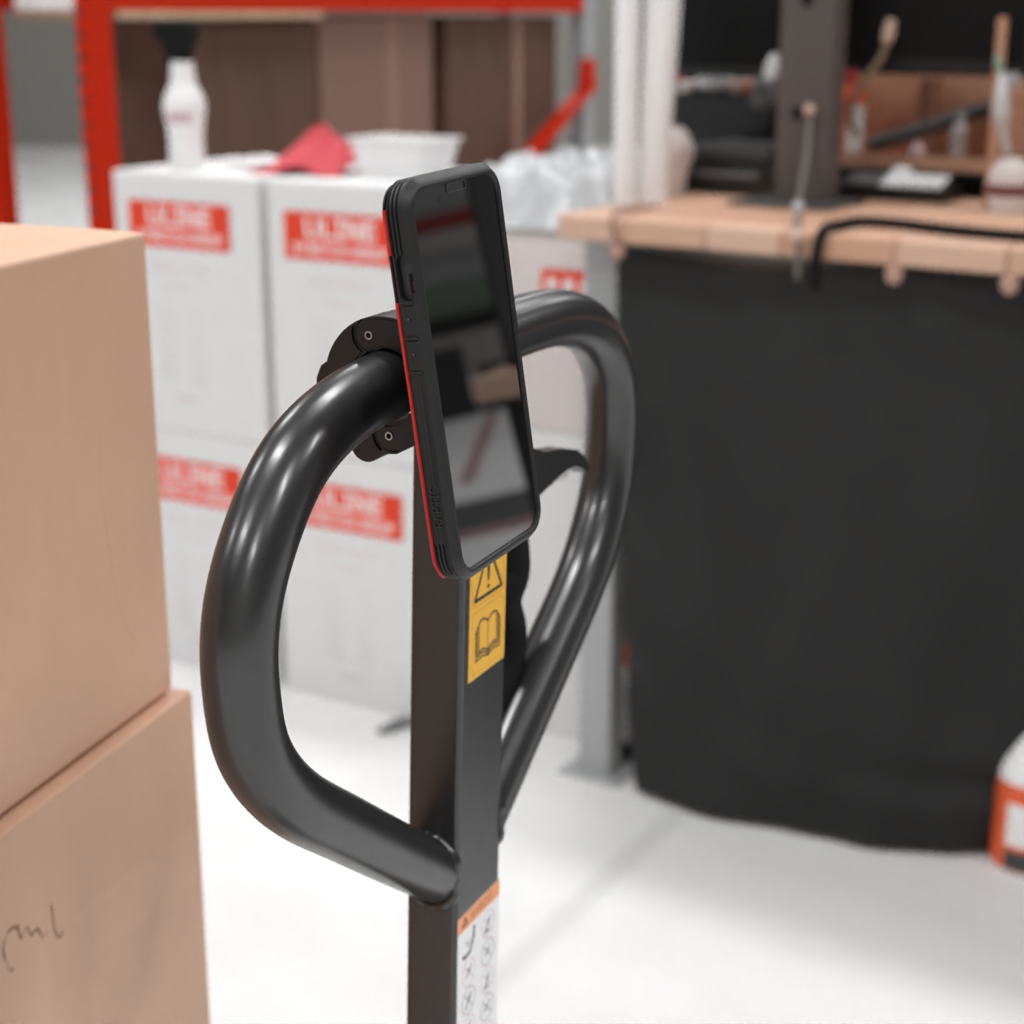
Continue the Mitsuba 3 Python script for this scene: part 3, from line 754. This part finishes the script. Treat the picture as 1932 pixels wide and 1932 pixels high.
for s in (RL,):
    add(RKN, 'brace', bar(rk(2.42, 0.044, 1.02), rk(1.60, 0.044, 0.60), 0.055, 0.025), 'm_rack_red', label='diagonal red brace')
    add(RKN, 'brace_bracket', placed(rbox(0.09, 0.02, 0.10, 0.003), frame(rk(2.40, 0.042, 1.055), QV, QU, Z)), 'm_rack_red')
def shaded_carton(s0, s1, z1, label_txt, edge=True, recess=0.03, bs='m_kraft_dark'):  # rack shade is put into the carton colour
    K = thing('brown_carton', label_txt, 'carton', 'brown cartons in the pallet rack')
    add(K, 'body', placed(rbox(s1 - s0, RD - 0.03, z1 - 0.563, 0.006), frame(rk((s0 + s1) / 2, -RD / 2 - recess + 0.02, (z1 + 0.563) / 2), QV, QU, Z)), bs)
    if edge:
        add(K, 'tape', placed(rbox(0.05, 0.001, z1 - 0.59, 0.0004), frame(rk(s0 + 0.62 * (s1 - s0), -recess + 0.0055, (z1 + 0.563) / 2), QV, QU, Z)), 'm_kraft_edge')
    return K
shaded_carton(0.34, 0.93, 1.240, 'wide brown carton, darkened for the rack shade, behind the spray bottle in the rack', False)
shaded_carton(0.945, 1.52, 1.255, 'middle brown carton with pale tape in the rack above the white tub', bs='m_kraft_pale')
shaded_carton(1.60, 2.30, 1.25, 'brown carton at the right end of the rack beside the red brace')
K = thing('white_box', 'white box on the rack deck at the top left corner', 'box')
add(K, '', placed(rbox(0.30, 0.22, 0.22, 0.006), frame(rk(0.20, -RD / 2, 1.3725), QV, QU, Z)), 'm_white_card')

# ------------------------------------------------------------------ workbench
def bb(s, d, z):
    return BC + BU * s + BV * d + Z * z
def bbox(s0, s1, d0, d1, z0, z1, r=0.002):
    return placed(rbox(s1 - s0, d1 - d0, z1 - z0, r), frame(bb((s0 + s1) / 2, (d0 + d1) / 2, (z0 + z1) / 2), BU, BV, Z))
W = thing('workbench', 'workbench with butcher block top and grey steel legs behind a black curtain', 'workbench')
BL = 1.72
add(W, 'top', bbox(0.0, BL, 0.036, 0.75, 0.923, 0.960, 0.003), 'm_wood', label='laminated wooden bench top')
cuts = [0.0, 0.115, 0.255, 0.375, 0.545, 0.70, 0.86, 1.02, 1.19, 1.36, 1.55, BL]
for k in range(len(cuts) - 1):
    key = add(f'{W}__top', 'stave', bbox(cuts[k] + 0.0006, cuts[k + 1] - 0.0006, 0.0, 0.0355, 0.923, 0.960, 0.006), f'm_stave_{(k * 3 + 1) % 4}')
for s in (0.03, BL - 0.09):
    for d in (0.10, 0.66):
        key = uniq(f'{W}__leg')
        scene[key] = mikit.ply(bbox(s - 0.028, s + 0.034, d - 0.022, d + 0.022, 0.006, 0.9225, 0.004), 'm_leg_steel', smooth=30)
        add(key, 'foot_plate', bbox(s - 0.055, s + 0.06, d - 0.045, d + 0.045, 0.0, 0.0065, 0.002), 'm_leg_steel')
    add(W, 'cross_rail', bbox(s - 0.015, s + 0.02, 0.123, 0.637, 0.87, 0.922, 0.003), 'm_leg_steel')
add(W, 'apron_rail', bbox(0.066, BL - 0.12, 0.085, 0.115, 0.87, 0.9225, 0.003), 'm_leg_steel')
UPR = thing('monitor_upright', 'brown grey steel upright bolted to the bench top between the black monitors', 'upright')
add(UPR, 'column', bbox(0.201, 0.294, 0.335, 0.385, 0.966, 1.62, 0.004), 'm_brown_steel')
add(UPR, 'base_plate', bbox(0.160, 0.335, 0.25, 0.40, 0.9602, 0.967, 0.002), 'm_dark_grey')
for z in (1.274, 1.102):
    h = trimesh.creation.cylinder(0.011, 0.002, sections=20)
    add(UPR, 'hole', placed(h, frame(bb(0.245 if z > 1.2 else 0.237, 0.3348, z), BU, Z, BV)), 'm_hole', 30)

# ------------------------------------------------------------------ curtain under the bench
ns, nz = 150, 90
S, ZZ = np.meshgrid(np.linspace(0, 1, ns), np.linspace(0, 1, nz), indexing='ij')
sR = BL - 0.03
HS, HD = [0.0, 0.117, 0.18, 0.24, 0.33, 0.416, 0.5, 0.573, 0.646, 0.69, 0.78, 1.0, 1.45, 1.7], [0.02, 0.02, 0.012, 0.012, 0.024, 0.035, 0.055, 0.083, 0.118, 0.142, 0.22, 0.40, 0.10, 0.01]
def hem(s):
    return 0.012 + 0 * s
left = np.interp(ZZ, [0, 0.5, 1], [0.132, 0.100, 0.082])
s = left + (sR - left) * S
topz = 0.915 - 0.022 * np.clip(np.sin(np.clip((s - 0.08) / 0.46, 0, 3) * np.pi), -0.2, 1) ** 2
z = hem(s) + (topz - hem(s)) * ZZ
p3 = np.stack([s * 4.6 + ZZ * 1.3, ZZ * 1.6, 0 * s], -1)
n1 = meshkit.fbm(p3 + 11, 3, 31) - 0.5
fold = 0.042 * n1 + 0.009 * np.sin(s * 21 + 7.8 * (1 - ZZ) ** 2) * (1 - ZZ) + 0.018 * np.exp(-((s - 0.16 - 0.28 * (1 - ZZ) ** 1.6) / 0.045) ** 2) * (1 - ZZ) \
    + 0.016 * np.exp(-((s - 0.74 + 0.22 * (1 - ZZ)) / 0.05) ** 2) * (1 - ZZ) ** 0.5
zc_ = 0.085 + 0.26 * np.exp(-(s - 0.10) / 0.13)
zd_ = 0.16 + 0.42 * np.exp(-(s - 0.10) / 0.17)
fold = fold + 0.017 * np.exp(-((z - zc_) / 0.040) ** 2) * np.clip(1.25 - s, 0, 1) + 0.013 * np.exp(-((z - zd_) / 0.055) ** 2) * np.clip(1.0 - s, 0, 1) \
    - 0.016 * np.exp(-((z - 0.125) / 0.03) ** 2) * np.exp(-((s - 0.66) / 0.16) ** 2) + 0.014 * np.exp(-((s - 0.40 - 0.30 * (ZZ - 0.35)) / 0.045) ** 2) * ZZ * (1 - ZZ) * 4
d = np.clip(0.040 - fold, 0.004, 0.075)
d = d + np.interp(s, HS, HD) * (1 - ZZ) ** 1.3
pts = BC + BU * s[..., None] + BV * d[..., None] + Z * z[..., None]
i, j = np.meshgrid(np.arange(ns - 1), np.arange(nz - 1), indexing='ij')
a = (i * nz + j).ravel(); b = a + nz
cf = np.vstack([np.stack([a, b, b + 1], 1), np.stack([a, b + 1, a + 1], 1)])
front = pts.reshape(-1, 3)
back = front + BV * 0.0012
N0 = ns * nz
rim = np.r_[np.arange(0, N0, nz), (ns - 1) * nz + np.arange(1, nz), (np.arange(ns - 2, -1, -1)) * nz + nz - 1, np.arange(nz - 2, 0, -1)]
e0, e1 = rim, np.roll(rim, -1)
CU = thing('curtain', 'black cloth curtain hanging from the front edge of the workbench to the floor', 'curtain')
add(CU, '', tm(np.vstack([front, back]), np.vstack([cf, cf[:, ::-1] + N0, np.stack([e1, e0, e0 + N0], 1), np.stack([e1, e0 + N0, e1 + N0], 1)])), 'm_curtain', True)
for nm, s_ in (('at the left end of the bench', 0.106), ('in the middle of the bench edge', 0.545), ('at the right of the bench edge', 0.705)):
    G = thing('spring_clamp', f'small clamp with an orange tip holding the curtain {nm}', 'clamp', 'small clamps along the bench edge')
    tip = trimesh.creation.icosphere(3, 0.0125); tip.apply_scale([1, 0.8, 1.2])
    add(G, 'tip', placed(tip, frame(bb(s_, 0.006, 0.912), BU, BV, Z)), 'm_clip_tip', True, 'orange rubber tip')
    add(G, 'jaw', bbox(s_ - 0.006, s_ + 0.006, 0.004, 0.011, 0.905, 0.9225, 0.001), 'm_black_plastic')

# ------------------------------------------------------------------ black board behind the bench, monitors
K = thing('partition_board', 'tall black board standing behind the workbench', 'board')
add(K, 'panel', bbox(-0.215, 1.50, 0.79, 0.815, 0.0, 1.75, 0.003), 'm_black_matte')
add(K, 'edge_strip', bbox(-0.236, -0.216, 0.785, 0.82, 1.13, 1.75, 0.002), 'm_case_red', label='red strip on its left edge')
for nm, s0, s1, z0, tl in (('left', -0.10, 0.185, 1.150, 'black monitor left of the brown grey upright'), ('right', 0.232, 0.565, 1.166, 'black monitor right of the brown grey upright')):
    K = thing('monitor', tl, 'monitor', 'black monitors on the upright')
    add(K, 'housing', bbox(s0, s1, 0.46, 0.485, z0, z0 + 0.30, 0.005), 'm_black_plastic')
    add(K, 'screen', bbox(s0 + 0.012, s1 - 0.012, 0.4585, 0.4605, z0 + 0.018, z0 + 0.288, 0.0005), 'm_black_matte', label='dark matte screen')
    add(K, 'arm', bbox(0.255, 0.292, 0.386, 0.4575, z0 + 0.17, z0 + 0.20, 0.002) if nm == 'right' else bbox(0.150, 0.235, 0.386, 0.4575, z0 + 0.17, z0 + 0.20, 0.002), 'm_dark_grey')
# white tubes standing on the bench
K = thing('foam_tube', 'slim white foam tube standing upright on the left end of the bench', 'tube', 'white foam tubes')
add(K, '', tube(np.array([bb(0.022, 0.170, 0.9605), bb(0.0195, 0.171, 1.10), bb(0.0175, 0.172, 1.30), bb(0.0155, 0.173, 1.55)]), [0.0185, 0.0185, 0.0190, 0.0190], 28), 'm_white_plastic', 35)
K = thing('foam_tube', 'thicker white foam tube leaning right, beside the slim one', 'tube', 'white foam tubes')
add(K, '', tube(np.array([bb(0.046, 0.215, 0.9605), bb(0.049, 0.216, 1.08), bb(0.056, 0.219, 1.28), bb(0.066, 0.223, 1.55)]), [0.0240, 0.0255, 0.0285, 0.033], 28), 'm_white_plastic', 35)
# printer and bin left of the upright
K = thing('printer', 'low black label printer on the bench left of the upright', 'printer')
add(K, 'body', bbox(-0.005, 0.168, 0.40, 0.56, 0.9605, 1.010, 0.006), 'm_black_plastic')
add(K, 'lid', placed(rbox(0.150, 0.145, 0.030, 0.008), frame(bb(0.082, 0.487, 1.0262), BU, BV, Z)), 'm_dark_grey', label='dark grey lid')
add(K, 'paper_slot', bbox(0.02, 0.14, 0.3985, 0.401, 0.990, 0.998, 0.0005), 'm_grey_plastic')
K = thing('storage_bin', 'black plastic bin behind the printer, filled with small packages', 'bin')
bw = []
for w_, d_, z_ in ((0.19, 0.115, 0.9605), (0.215, 0.13, 1.108), (0.215, 0.13, 1.114), (0.203, 0.118, 1.114), (0.185, 0.105, 1.00)):
    o = rrect(w_, d_, 0.012, 4); bw.append(np.c_[o, np.full(len(o), z_)])
add(K, '', placed(loft(bw), frame(bb(-0.024, 0.640, 0), BU, BV, Z)), 'm_black_plastic')
K = thing('white_package', 'rounded white package lying on top of the black bin', 'package')
pm = trimesh.creation.icosphere(3, 1.0); pm.vertices = np.sign(pm.vertices) * np.abs(pm.vertices) ** 0.7 * [0.033, 0.028, 0.024]
add(K, '', placed(pm, frame(bb(-0.066, 0.635, 1.1385), BU, BV, Z)), 'm_white_plastic', True)
K = thing('tan_package', 'tan wrapped package with an orange end beside the white package', 'package')
add(K, 'body', bbox(-0.029, 0.004, 0.61, 0.67, 1.1145, 1.140, 0.004), 'm_tan')
add(K, 'end', bbox(0.0045, 0.022, 0.61, 0.67, 1.1145, 1.138, 0.004), 'm_orange_red')
K = thing('pale_package', 'pinkish pale package at the left end of the black bin', 'package')
add(K, '', bbox(-0.124, -0.104, 0.61, 0.67, 1.1145, 1.136, 0.004), 'm_cream')
K = thing('grey_pouch', 'dark grey pouch hanging over the right end of the black bin', 'pouch')
pm = trimesh.creation.icosphere(3, 1.0); pm.vertices = np.sign(pm.vertices) * np.abs(pm.vertices) ** 0.75 * [0.024, 0.020, 0.028]
add(K, '', placed(pm, frame(bb(0.074, 0.547, 1.122), BU, BV, Z)), 'm_grey_plastic', True)
K = thing('cable_clip', 'small pale cable clip on the left side of the upright', 'clip')
add(K, '', placed(lathe([(0, 0), (0.017, 0), (0.018, 0.012), (0.013, 0.027), (0.006, 0.038), (0, 0.039)], 24), frame(bb(0.1825, 0.36, 1.154), BU, BV, Z)), 'm_light_grey', 30)
K = thing('cream_jar', 'cream coloured jar at the left end of the bench behind the white tubes', 'jar')
add(K, '', placed(lathe([(0, 0), (0.020, 0), (0.022, 0.012), (0.029, 0.045), (0.036, 0.068), (0.036, 0.078), (0.027, 0.098), (0.017, 0.110), (0, 0.111)], 30), frame(bb(0.003, 0.355, 0.9605), BU, BV, Z)), 'm_cream', 30)
# crate on a riser
K = thing('riser_shelf', 'low black riser shelf on the bench carrying the cardboard tray', 'shelf')
add(K, 'board', bbox(0.165, 0.545, 0.545, 0.745, 0.992, 1.003, 0.002), 'm_black_matte')
for s_ in (0.175, 0.535):
    add(K, 'side_panel', bbox(s_ - 0.006, s_ + 0.006, 0.55, 0.74, 0.9602, 0.9918, 0.001), 'm_black_matte')
K = thing('cardboard_tray', 'open brown cardboard tray full of bottles right of the upright', 'tray')
add(K, 'base', bbox(0.1805, 0.4775, 0.5605, 0.735, 1.0035, 1.007, 0.001), 'm_crate')
add(K, 'front_lip', bbox(0.1805, 0.4775, 0.556, 0.560, 1.0035, 1.026, 0.001), 'm_crate')
add(K, 'back_wall', bbox(0.1805, 0.50, 0.731, 0.735, 1.007, 1.150, 0.001), 'm_crate')
add(K, 'side_wall', bbox(0.176, 0.180, 0.556, 0.735, 1.0035, 1.150, 0.001), 'm_crate')
add(K, 'side_wall', bbox(0.478, 0.500, 0.556, 0.7305, 1.0072, 1.135, 0.001), 'm_crate')
add(K, 'divider', bbox(0.305, 0.322, 0.68, 0.7305, 1.0072, 1.148, 0.001), 'm_crate_dark')
def bottle(label_txt, s_, d_, z_, r_, h_, body, cap, name='bottle', cat_='bottle'):
    B_ = thing(name, label_txt, cat_)
    fr = frame(bb(s_, d_, z_), BU, BV, Z)
    add(B_, 'body', placed(lathe([(0, 0), (r_ * 0.92, 0), (r_, h_ * 0.04), (r_, h_ * 0.66), (r_ * 0.85, h_ * 0.76), (r_ * 0.42, h_ * 0.85), (r_ * 0.40, h_ * 0.90), (0, h_ * 0.90)], 24), fr), body, 30)
    add(B_, 'cap', placed(lathe([(0, h_ * 0.88), (r_ * 0.5, h_ * 0.88), (r_ * 0.5, h_), (0, h_)], 20), fr), cap, 30)
    return B_, fr
B_, fr = bottle('orange red bottle with a pale label in the cardboard tray', 0.216, 0.588, 1.0072, 0.026, 0.155, 'm_orange_red', 'm_rag')
an = np.radians(np.linspace(-75, 40, 14)); r_ = 0.0266
lab = loft([np.r_[np.c_[r_ * np.cos(an), r_ * np.sin(an), np.full(14, z_)], np.c_[(r_ - 0.001) * np.cos(an[::-1]), (r_ - 0.001) * np.sin(an[::-1]), np.full(14, z_)]] for z_ in (0.015, 0.098)])
add(B_, 'label', placed(lab, fr), 'm_white_print', 30, 'pale grey label')
bottle('small white bottle at the right in the cardboard tray', 0.402, 0.62, 1.0072, 0.015, 0.085, 'm_light_grey', 'm_light_grey')
bottle('small pinkish bottle at the front of the cardboard tray', 0.348, 0.575, 1.0072, 0.014, 0.042, 'm_ink_rose', 'm_ink_rose')
hs = np.array([bb(0.262, 0.585, 1.040), bb(0.330, 0.600, 1.062), bb(0.400, 0.640, 1.088), bb(0.462, 0.700, 1.112)])
hs = spline(hs, 120)
K = thing('ribbed_hose', 'dark grey ribbed hose lying across the cardboard tray', 'hose')
add(K, '', tube(hs, 0.0135 + 0.0016 * np.sin(np.linspace(0, 2 * np.pi * 22, 120)), 18), 'm_dark_grey', True)
K = thing('white_plug', 'white plug end on the right wall of the cardboard tray', 'plug')
add(K, '', tube(np.array([bb(0.474, 0.64, 1.1365), bb(0.478, 0.645, 1.150), bb(0.470, 0.650, 1.163)]), [0.010, 0.012, 0.008], 16), 'm_light_grey', 40)
K = thing('beige_cable', 'beige cable standing up before the right monitor', 'cable')
add(K, 'lead', tube(spline([bb(0.262, 0.520, 1.0600), bb(0.275, 0.46, 1.11), bb(0.300, 0.445, 1.150), bb(0.325, 0.445, 1.182), bb(0.335, 0.445, 1.215)], 40), 0.0055, 12), 'm_beige_cable', True)
add(K, 'connector', tube(np.array([bb(0.335, 0.445, 1.211), bb(0.338, 0.445, 1.225), bb(0.341, 0.445, 1.245)]), [0.009, 0.0105, 0.008], 14), 'm_tan', 40)
K = thing('keyboard_tray', 'black shallow tray lying on the bench before the cardboard tray', 'tray')
add(K, 'body', bbox(0.205, 0.445, 0.455, 0.540, 0.9605, 0.985, 0.004), 'm_black_plastic')
add(K, 'card', placed(rbox(0.105, 0.05, 0.0015, 0.0006), frame(bb(0.385, 0.475, 0.9928), BU, (BV * 0.94 + Z * 0.34) / np.linalg.norm(BV * 0.94 + Z * 0.34), np.cross(BU, (BV * 0.94 + Z * 0.34) / np.linalg.norm(BV * 0.94 + Z * 0.34)))), 'm_light_grey', label='pale grey card')
add(K, 'card', placed(rbox(0.06, 0.045, 0.0015, 0.0006), frame(bb(0.298, 0.475, 0.9918), BU, (BV * 0.94 + Z * 0.34) / np.linalg.norm(BV * 0.94 + Z * 0.34), np.cross(BU, (BV * 0.94 + Z * 0.34) / np.linalg.norm(BV * 0.94 + Z * 0.34)))), 'm_dark_grey')
K = thing('sponge_puck', 'round white sponge puck on the edge of the black tray', 'sponge')
add(K, '', placed(lathe([(0, 0), (0.016, 0), (0.021, 0.008), (0.018, 0.02), (0.008, 0.026), (0, 0.027)], 26), frame(bb(0.345, 0.520, 0.9852), BU, BV, Z)), 'm_light_grey', 30)
K = thing('paper_cup', 'pinkish white cup with a maroon band at the right frame edge', 'cup')
fr = frame(bb(0.566, 0.40, 0.9605), BU, BV, Z)
add(K, 'body', placed(lathe([(0, 0), (0.026, 0), (0.028, 0.004), (0.034, 0.045), (0.030, 0.065), (0.018, 0.080), (0, 0.082)], 30), fr), 'm_pink_card', 30)
add(K, 'band', placed(lathe([(0.0315, 0.026), (0.0325, 0.027), (0.0343, 0.042), (0.0335, 0.0435)], 30), fr), 'm_maroon', 30, 'maroon band')
K = thing('wood_stick', 'upright wooden stick before the board at the right frame edge', 'stick')
add(K, '', bbox(0.520, 0.533, 0.42, 0.432, 0.9605, 1.248, 0.002), 'm_crate')
for q, (cc, tt) in enumerate((('m_green', 'thin green cable hanging at the right frame edge'), ('m_light_grey', 'pale grey cable beside the green one at the right edge'))):
    K = thing('hanging_cable', tt, 'cable')
    add(K, '', tube(spline([bb(0.528 + 0.006 * q, 0.405, 1.19), bb(0.540 + 0.006 * q, 0.40, 1.165), bb(0.549 + 0.006 * q, 0.40, 1.125), bb(0.552, 0.395 - 0.012 * q, 1.08), bb(0.556, 0.41, 1.047)] if q == 0 else
                          [bb(0.545, 0.387, 1.165), bb(0.549, 0.380, 1.140), bb(0.551, 0.378, 1.112), bb(0.556, 0.384, 1.075), bb(0.562, 0.392, 1.0475)], 30), 0.0045 if q == 0 else np.interp(np.linspace(0, 1, 30), [0, 0.3, 0.5, 0.7, 1], [0.006, 0.012, 0.014, 0.007, 0.005]), 12), cc, True)
K = thing('black_cable', 'black cable running along the bench top and over its front edge', 'cable')
add(K, '', tube(spline([bb(1.60, 0.62, 0.9685), bb(1.42, 0.52, 0.9685), bb(1.20, 0.22, 0.9685), bb(0.98, 0.10, 0.9685), bb(0.80, 0.075, 0.9685), bb(0.70, 0.062, 0.9685), bb(0.56, 0.085, 0.9685), bb(0.50, 0.105, 0.9685), bb(0.452, 0.095, 0.9685), bb(0.446, 0.040, 0.9685), bb(0.440, -0.004, 0.963), bb(0.437, -0.010, 0.940), bb(0.435, -0.010, 0.910), bb(0.433, 0.000, 0.885)], 90), 0.0075, 12), 'm_black_matte', True)
K = thing('thin_cable', 'thin dark cable hanging over the bench edge under the white tubes', 'cable')
add(K, '', tube(spline([bb(0.085, 0.16, 0.9640), bb(0.088, 0.08, 0.9640), bb(0.097, 0.015, 0.9645), bb(0.100, -0.003, 0.956), bb(0.106, -0.004, 0.935), bb(0.110, -0.001, 0.918)], 40), 0.0024, 10), 'm_maroon', True)
K = thing('clear_cord', 'translucent cord with beads hanging from the upright over the bench edge', 'cord')
add(K, 'cord', tube(spline([bb(0.262, 0.3280, 1.103), bb(0.275, 0.30, 1.06), bb(0.305, 0.22, 1.01), bb(0.345, 0.12, 0.980), bb(0.385, 0.03, 0.968), bb(0.402, -0.006, 0.960), bb(0.407, -0.010, 0.935), bb(0.407, -0.006, 0.895)], 60), 0.0040, 12), 'm_clear_cord', True)
for (s_, d_, z_), c_ in (((0.2645, 0.3210, 1.108), 'm_tan'), ((0.352, 0.105, 0.981), 'm_light_grey'), ((0.4085, -0.0165, 0.957), 'm_tan')):
    bd = trimesh.creation.icosphere(3, 0.0092)
    add(K, 'bead', placed(bd, frame(bb(s_, d_, z_), BU, BV, Z)), c_, True)

# ------------------------------------------------------------------ jugs on the floor
JG = thing('white_jug', 'white plastic jug with an orange red label standing by the curtain at right', 'jug')
jf = frame([0.791, 2.350, 0.0], BU, BV, Z)
add(JG, 'body', placed(lathe([(0, 0), (0.050, 0), (0.0545, 0.005), (0.055, 0.148), (0.056, 0.160), (0.053, 0.176), (0.045, 0.192), (0.030, 0.222), (0.020, 0.244), (0.019, 0.262), (0, 0.262)], 48), jf), 'm_white_plastic', 30)
def wrap(a0, a1, r_, z0, z1, n=20):
    an = np.radians(np.linspace(a0, a1, n))
    return loft([np.r_[np.c_[r_ * np.cos(an), r_ * np.sin(an), np.full(n, z_)], np.c_[(r_ - 0.0012) * np.cos(an[::-1]), (r_ - 0.0012) * np.sin(an[::-1]), np.full(n, z_)]] for z_ in (z0, z1)])
add(JG, 'label', placed(wrap(-200, 20, 0.0556, 0.008, 0.148, 40), jf), 'm_orange_red', 30, 'orange red label')
add(JG, 'label__panel', placed(wrap(-112, -40, 0.0562, 0.050, 0.118), jf), 'm_white_print', 30)
add(JG, 'label__text_bar', placed(wrap(-112, -40, 0.0562, 0.010, 0.042), jf), 'm_dark_grey', 30)
add(JG, 'cap', placed(lathe([(0, 0.250), (0.023, 0.250), (0.023, 0.275), (0, 0.276)], 28), jf), 'm_white_plastic', 30)
J2 = thing('white_jug', 'white jug with a red cap on the floor behind the left edge of the curtain', 'jug')
jf = frame([0.202, 2.765, 0.0], BU, BV, Z)
add(J2, 'body', placed(lathe([(0, 0.03), (0.036, 0.03), (0.040, 0.036), (0.040, 0.13), (0.030, 0.155), (0.016, 0.170), (0, 0.170)], 30), jf), 'm_white_plastic', 30)
add(J2, 'base', placed(lathe([(0, 0), (0.044, 0), (0.044, 0.032), (0.038, 0.034), (0, 0.034)], 30), jf), 'm_black_matte', 30)
add(J2, 'cap', placed(lathe([(0, 0.165), (0.019, 0.165), (0.019, 0.192), (0, 0.192)], 24), jf), 'm_orange_red', 30, 'red cap')

# ------------------------------------------------------------------ right end of the bench and unseen things added for the phone screen's reflections
K = thing('reflection_tower', 'black box added on the right end of the workbench for the screen reflection', 'computer')  # added dark box, mirrored at the right of the phone screen
add(K, 'case', bbox(1.50, 1.69, 0.08, 0.50, 0.9605, 1.38, 0.006), 'm_black_plastic')
add(K, 'front_panel', bbox(1.51, 1.68, 0.074, 0.0795, 0.975, 1.365, 0.002), 'm_dark_grey')
R2 = thing('pallet_rack', 'second red pallet rack with totes and cartons far to the right of the workbench', 'rack')
f2 = np.array([math.sin(math.radians(56)), math.cos(math.radians(56)), 0.0])
e2 = np.array([f2[1], -f2[0], 0.0])
o2 = np.array([0.0, 0.65, 0.0]) + f2 * 10.2
def r2(s_, d_, z_):
    return o2 + e2 * s_ + f2 * d_ + Z * z_
def r2box(s0, s1, d0, d1, z0, z1, r=0.004):
    return placed(rbox(s1 - s0, d1 - d0, z1 - z0, r), frame(r2((s0 + s1) / 2, (d0 + d1) / 2, (z0 + z1) / 2), e2, f2, Z))
for s_ in (-1.25, 1.25):
    for d_ in (0.0, 1.0):
        add(R2, 'upright', r2box(s_ - 0.04, s_ + 0.04, d_ - 0.035, d_ + 0.035, 0, 2.6), 'm_rack_red_dull')
for z_ in (0.55, 1.20, 2.1):
    for d_ in (0.0, 1.0):
        add(R2, 'beam', r2box(-1.205, 1.205, d_ - 0.025, d_ + 0.025, z_, z_ + 0.10), 'm_rack_red_dull' if z_ > 1 else 'm_black_matte')
    add(R2, 'deck', r2box(-1.2, 1.2, 0.03, 0.97, z_ + 0.04, z_ + 0.095), 'm_deck')
def far_at(az, dist, z_):
    return np.array([math.sin(math.radians(az)) * dist, 0.65 + math.cos(math.radians(az)) * dist, z_])
K = thing('reflection_line', 'red line added on the floor before the far right rack for the screen reflection', 'floor tape')  # added line, mirrored as a reddish streak in the phone screen
ta, tb = far_at(55.6, 10.1, 0.0011), far_at(57.1, 7.4, 0.0011)
td = (tb - ta) / np.linalg.norm(tb - ta)
add(K, '', placed(rbox(0.08, np.linalg.norm(tb - ta), 0.002, 0.0005), frame((ta + tb) / 2, np.cross(td, Z), td, Z)), 'm_faded_red')
K = thing('reflection_mat', 'dark mat with a red border added far right of the bench for the screen reflection', 'mat')  # added for the dark and reddish foot of the screen reflection
add(K, 'mat', placed(rbox(1.8, 0.75, 0.014, 0.003), frame(far_at(56, 6.38, 0.0072), e2, f2, Z)), 'm_dark_grey')
add(K, 'border', placed(rbox(1.8, 0.10, 0.014, 0.003), frame(far_at(56, 5.94, 0.0072), e2, f2, Z)), 'm_faded_red')
for nm, s0, s1, z0, z1, b_, t_ in (('storage_tote', -1.1, -0.05, 0.002, 0.26, 'm_black_plastic', 'low black tote on the floor under the far right rack'),
                             ('storage_tote', 0.02, 1.1, 0.002, 0.42, 'm_black_plastic', 'taller black tote on the floor under the far right rack'),
                             ('green_tote', -0.45, 0.40, 0.6465, 0.86, 'm_green_dull', 'dull green tote on the lower deck of the far right rack'),
                             ('grey_carton', -0.50, 0.42, 0.862, 1.06, 'm_grey_plastic', 'grey carton stacked on the dull green tote'),
                             ('wrapped_load', -1.0, 1.0, 1.2965, 1.95, 'm_grey_plastic', 'grey wrapped load on the middle deck of the far right rack')):
    K = thing(nm, t_, {'storage_tote': 'tote', 'green_tote': 'tote', 'grey_carton': 'carton', 'wrapped_load': 'wrapped load'}[nm])
    add(K, '', r2box(s0, s1, 0.08, 0.9, z0, z1, 0.02), b_)
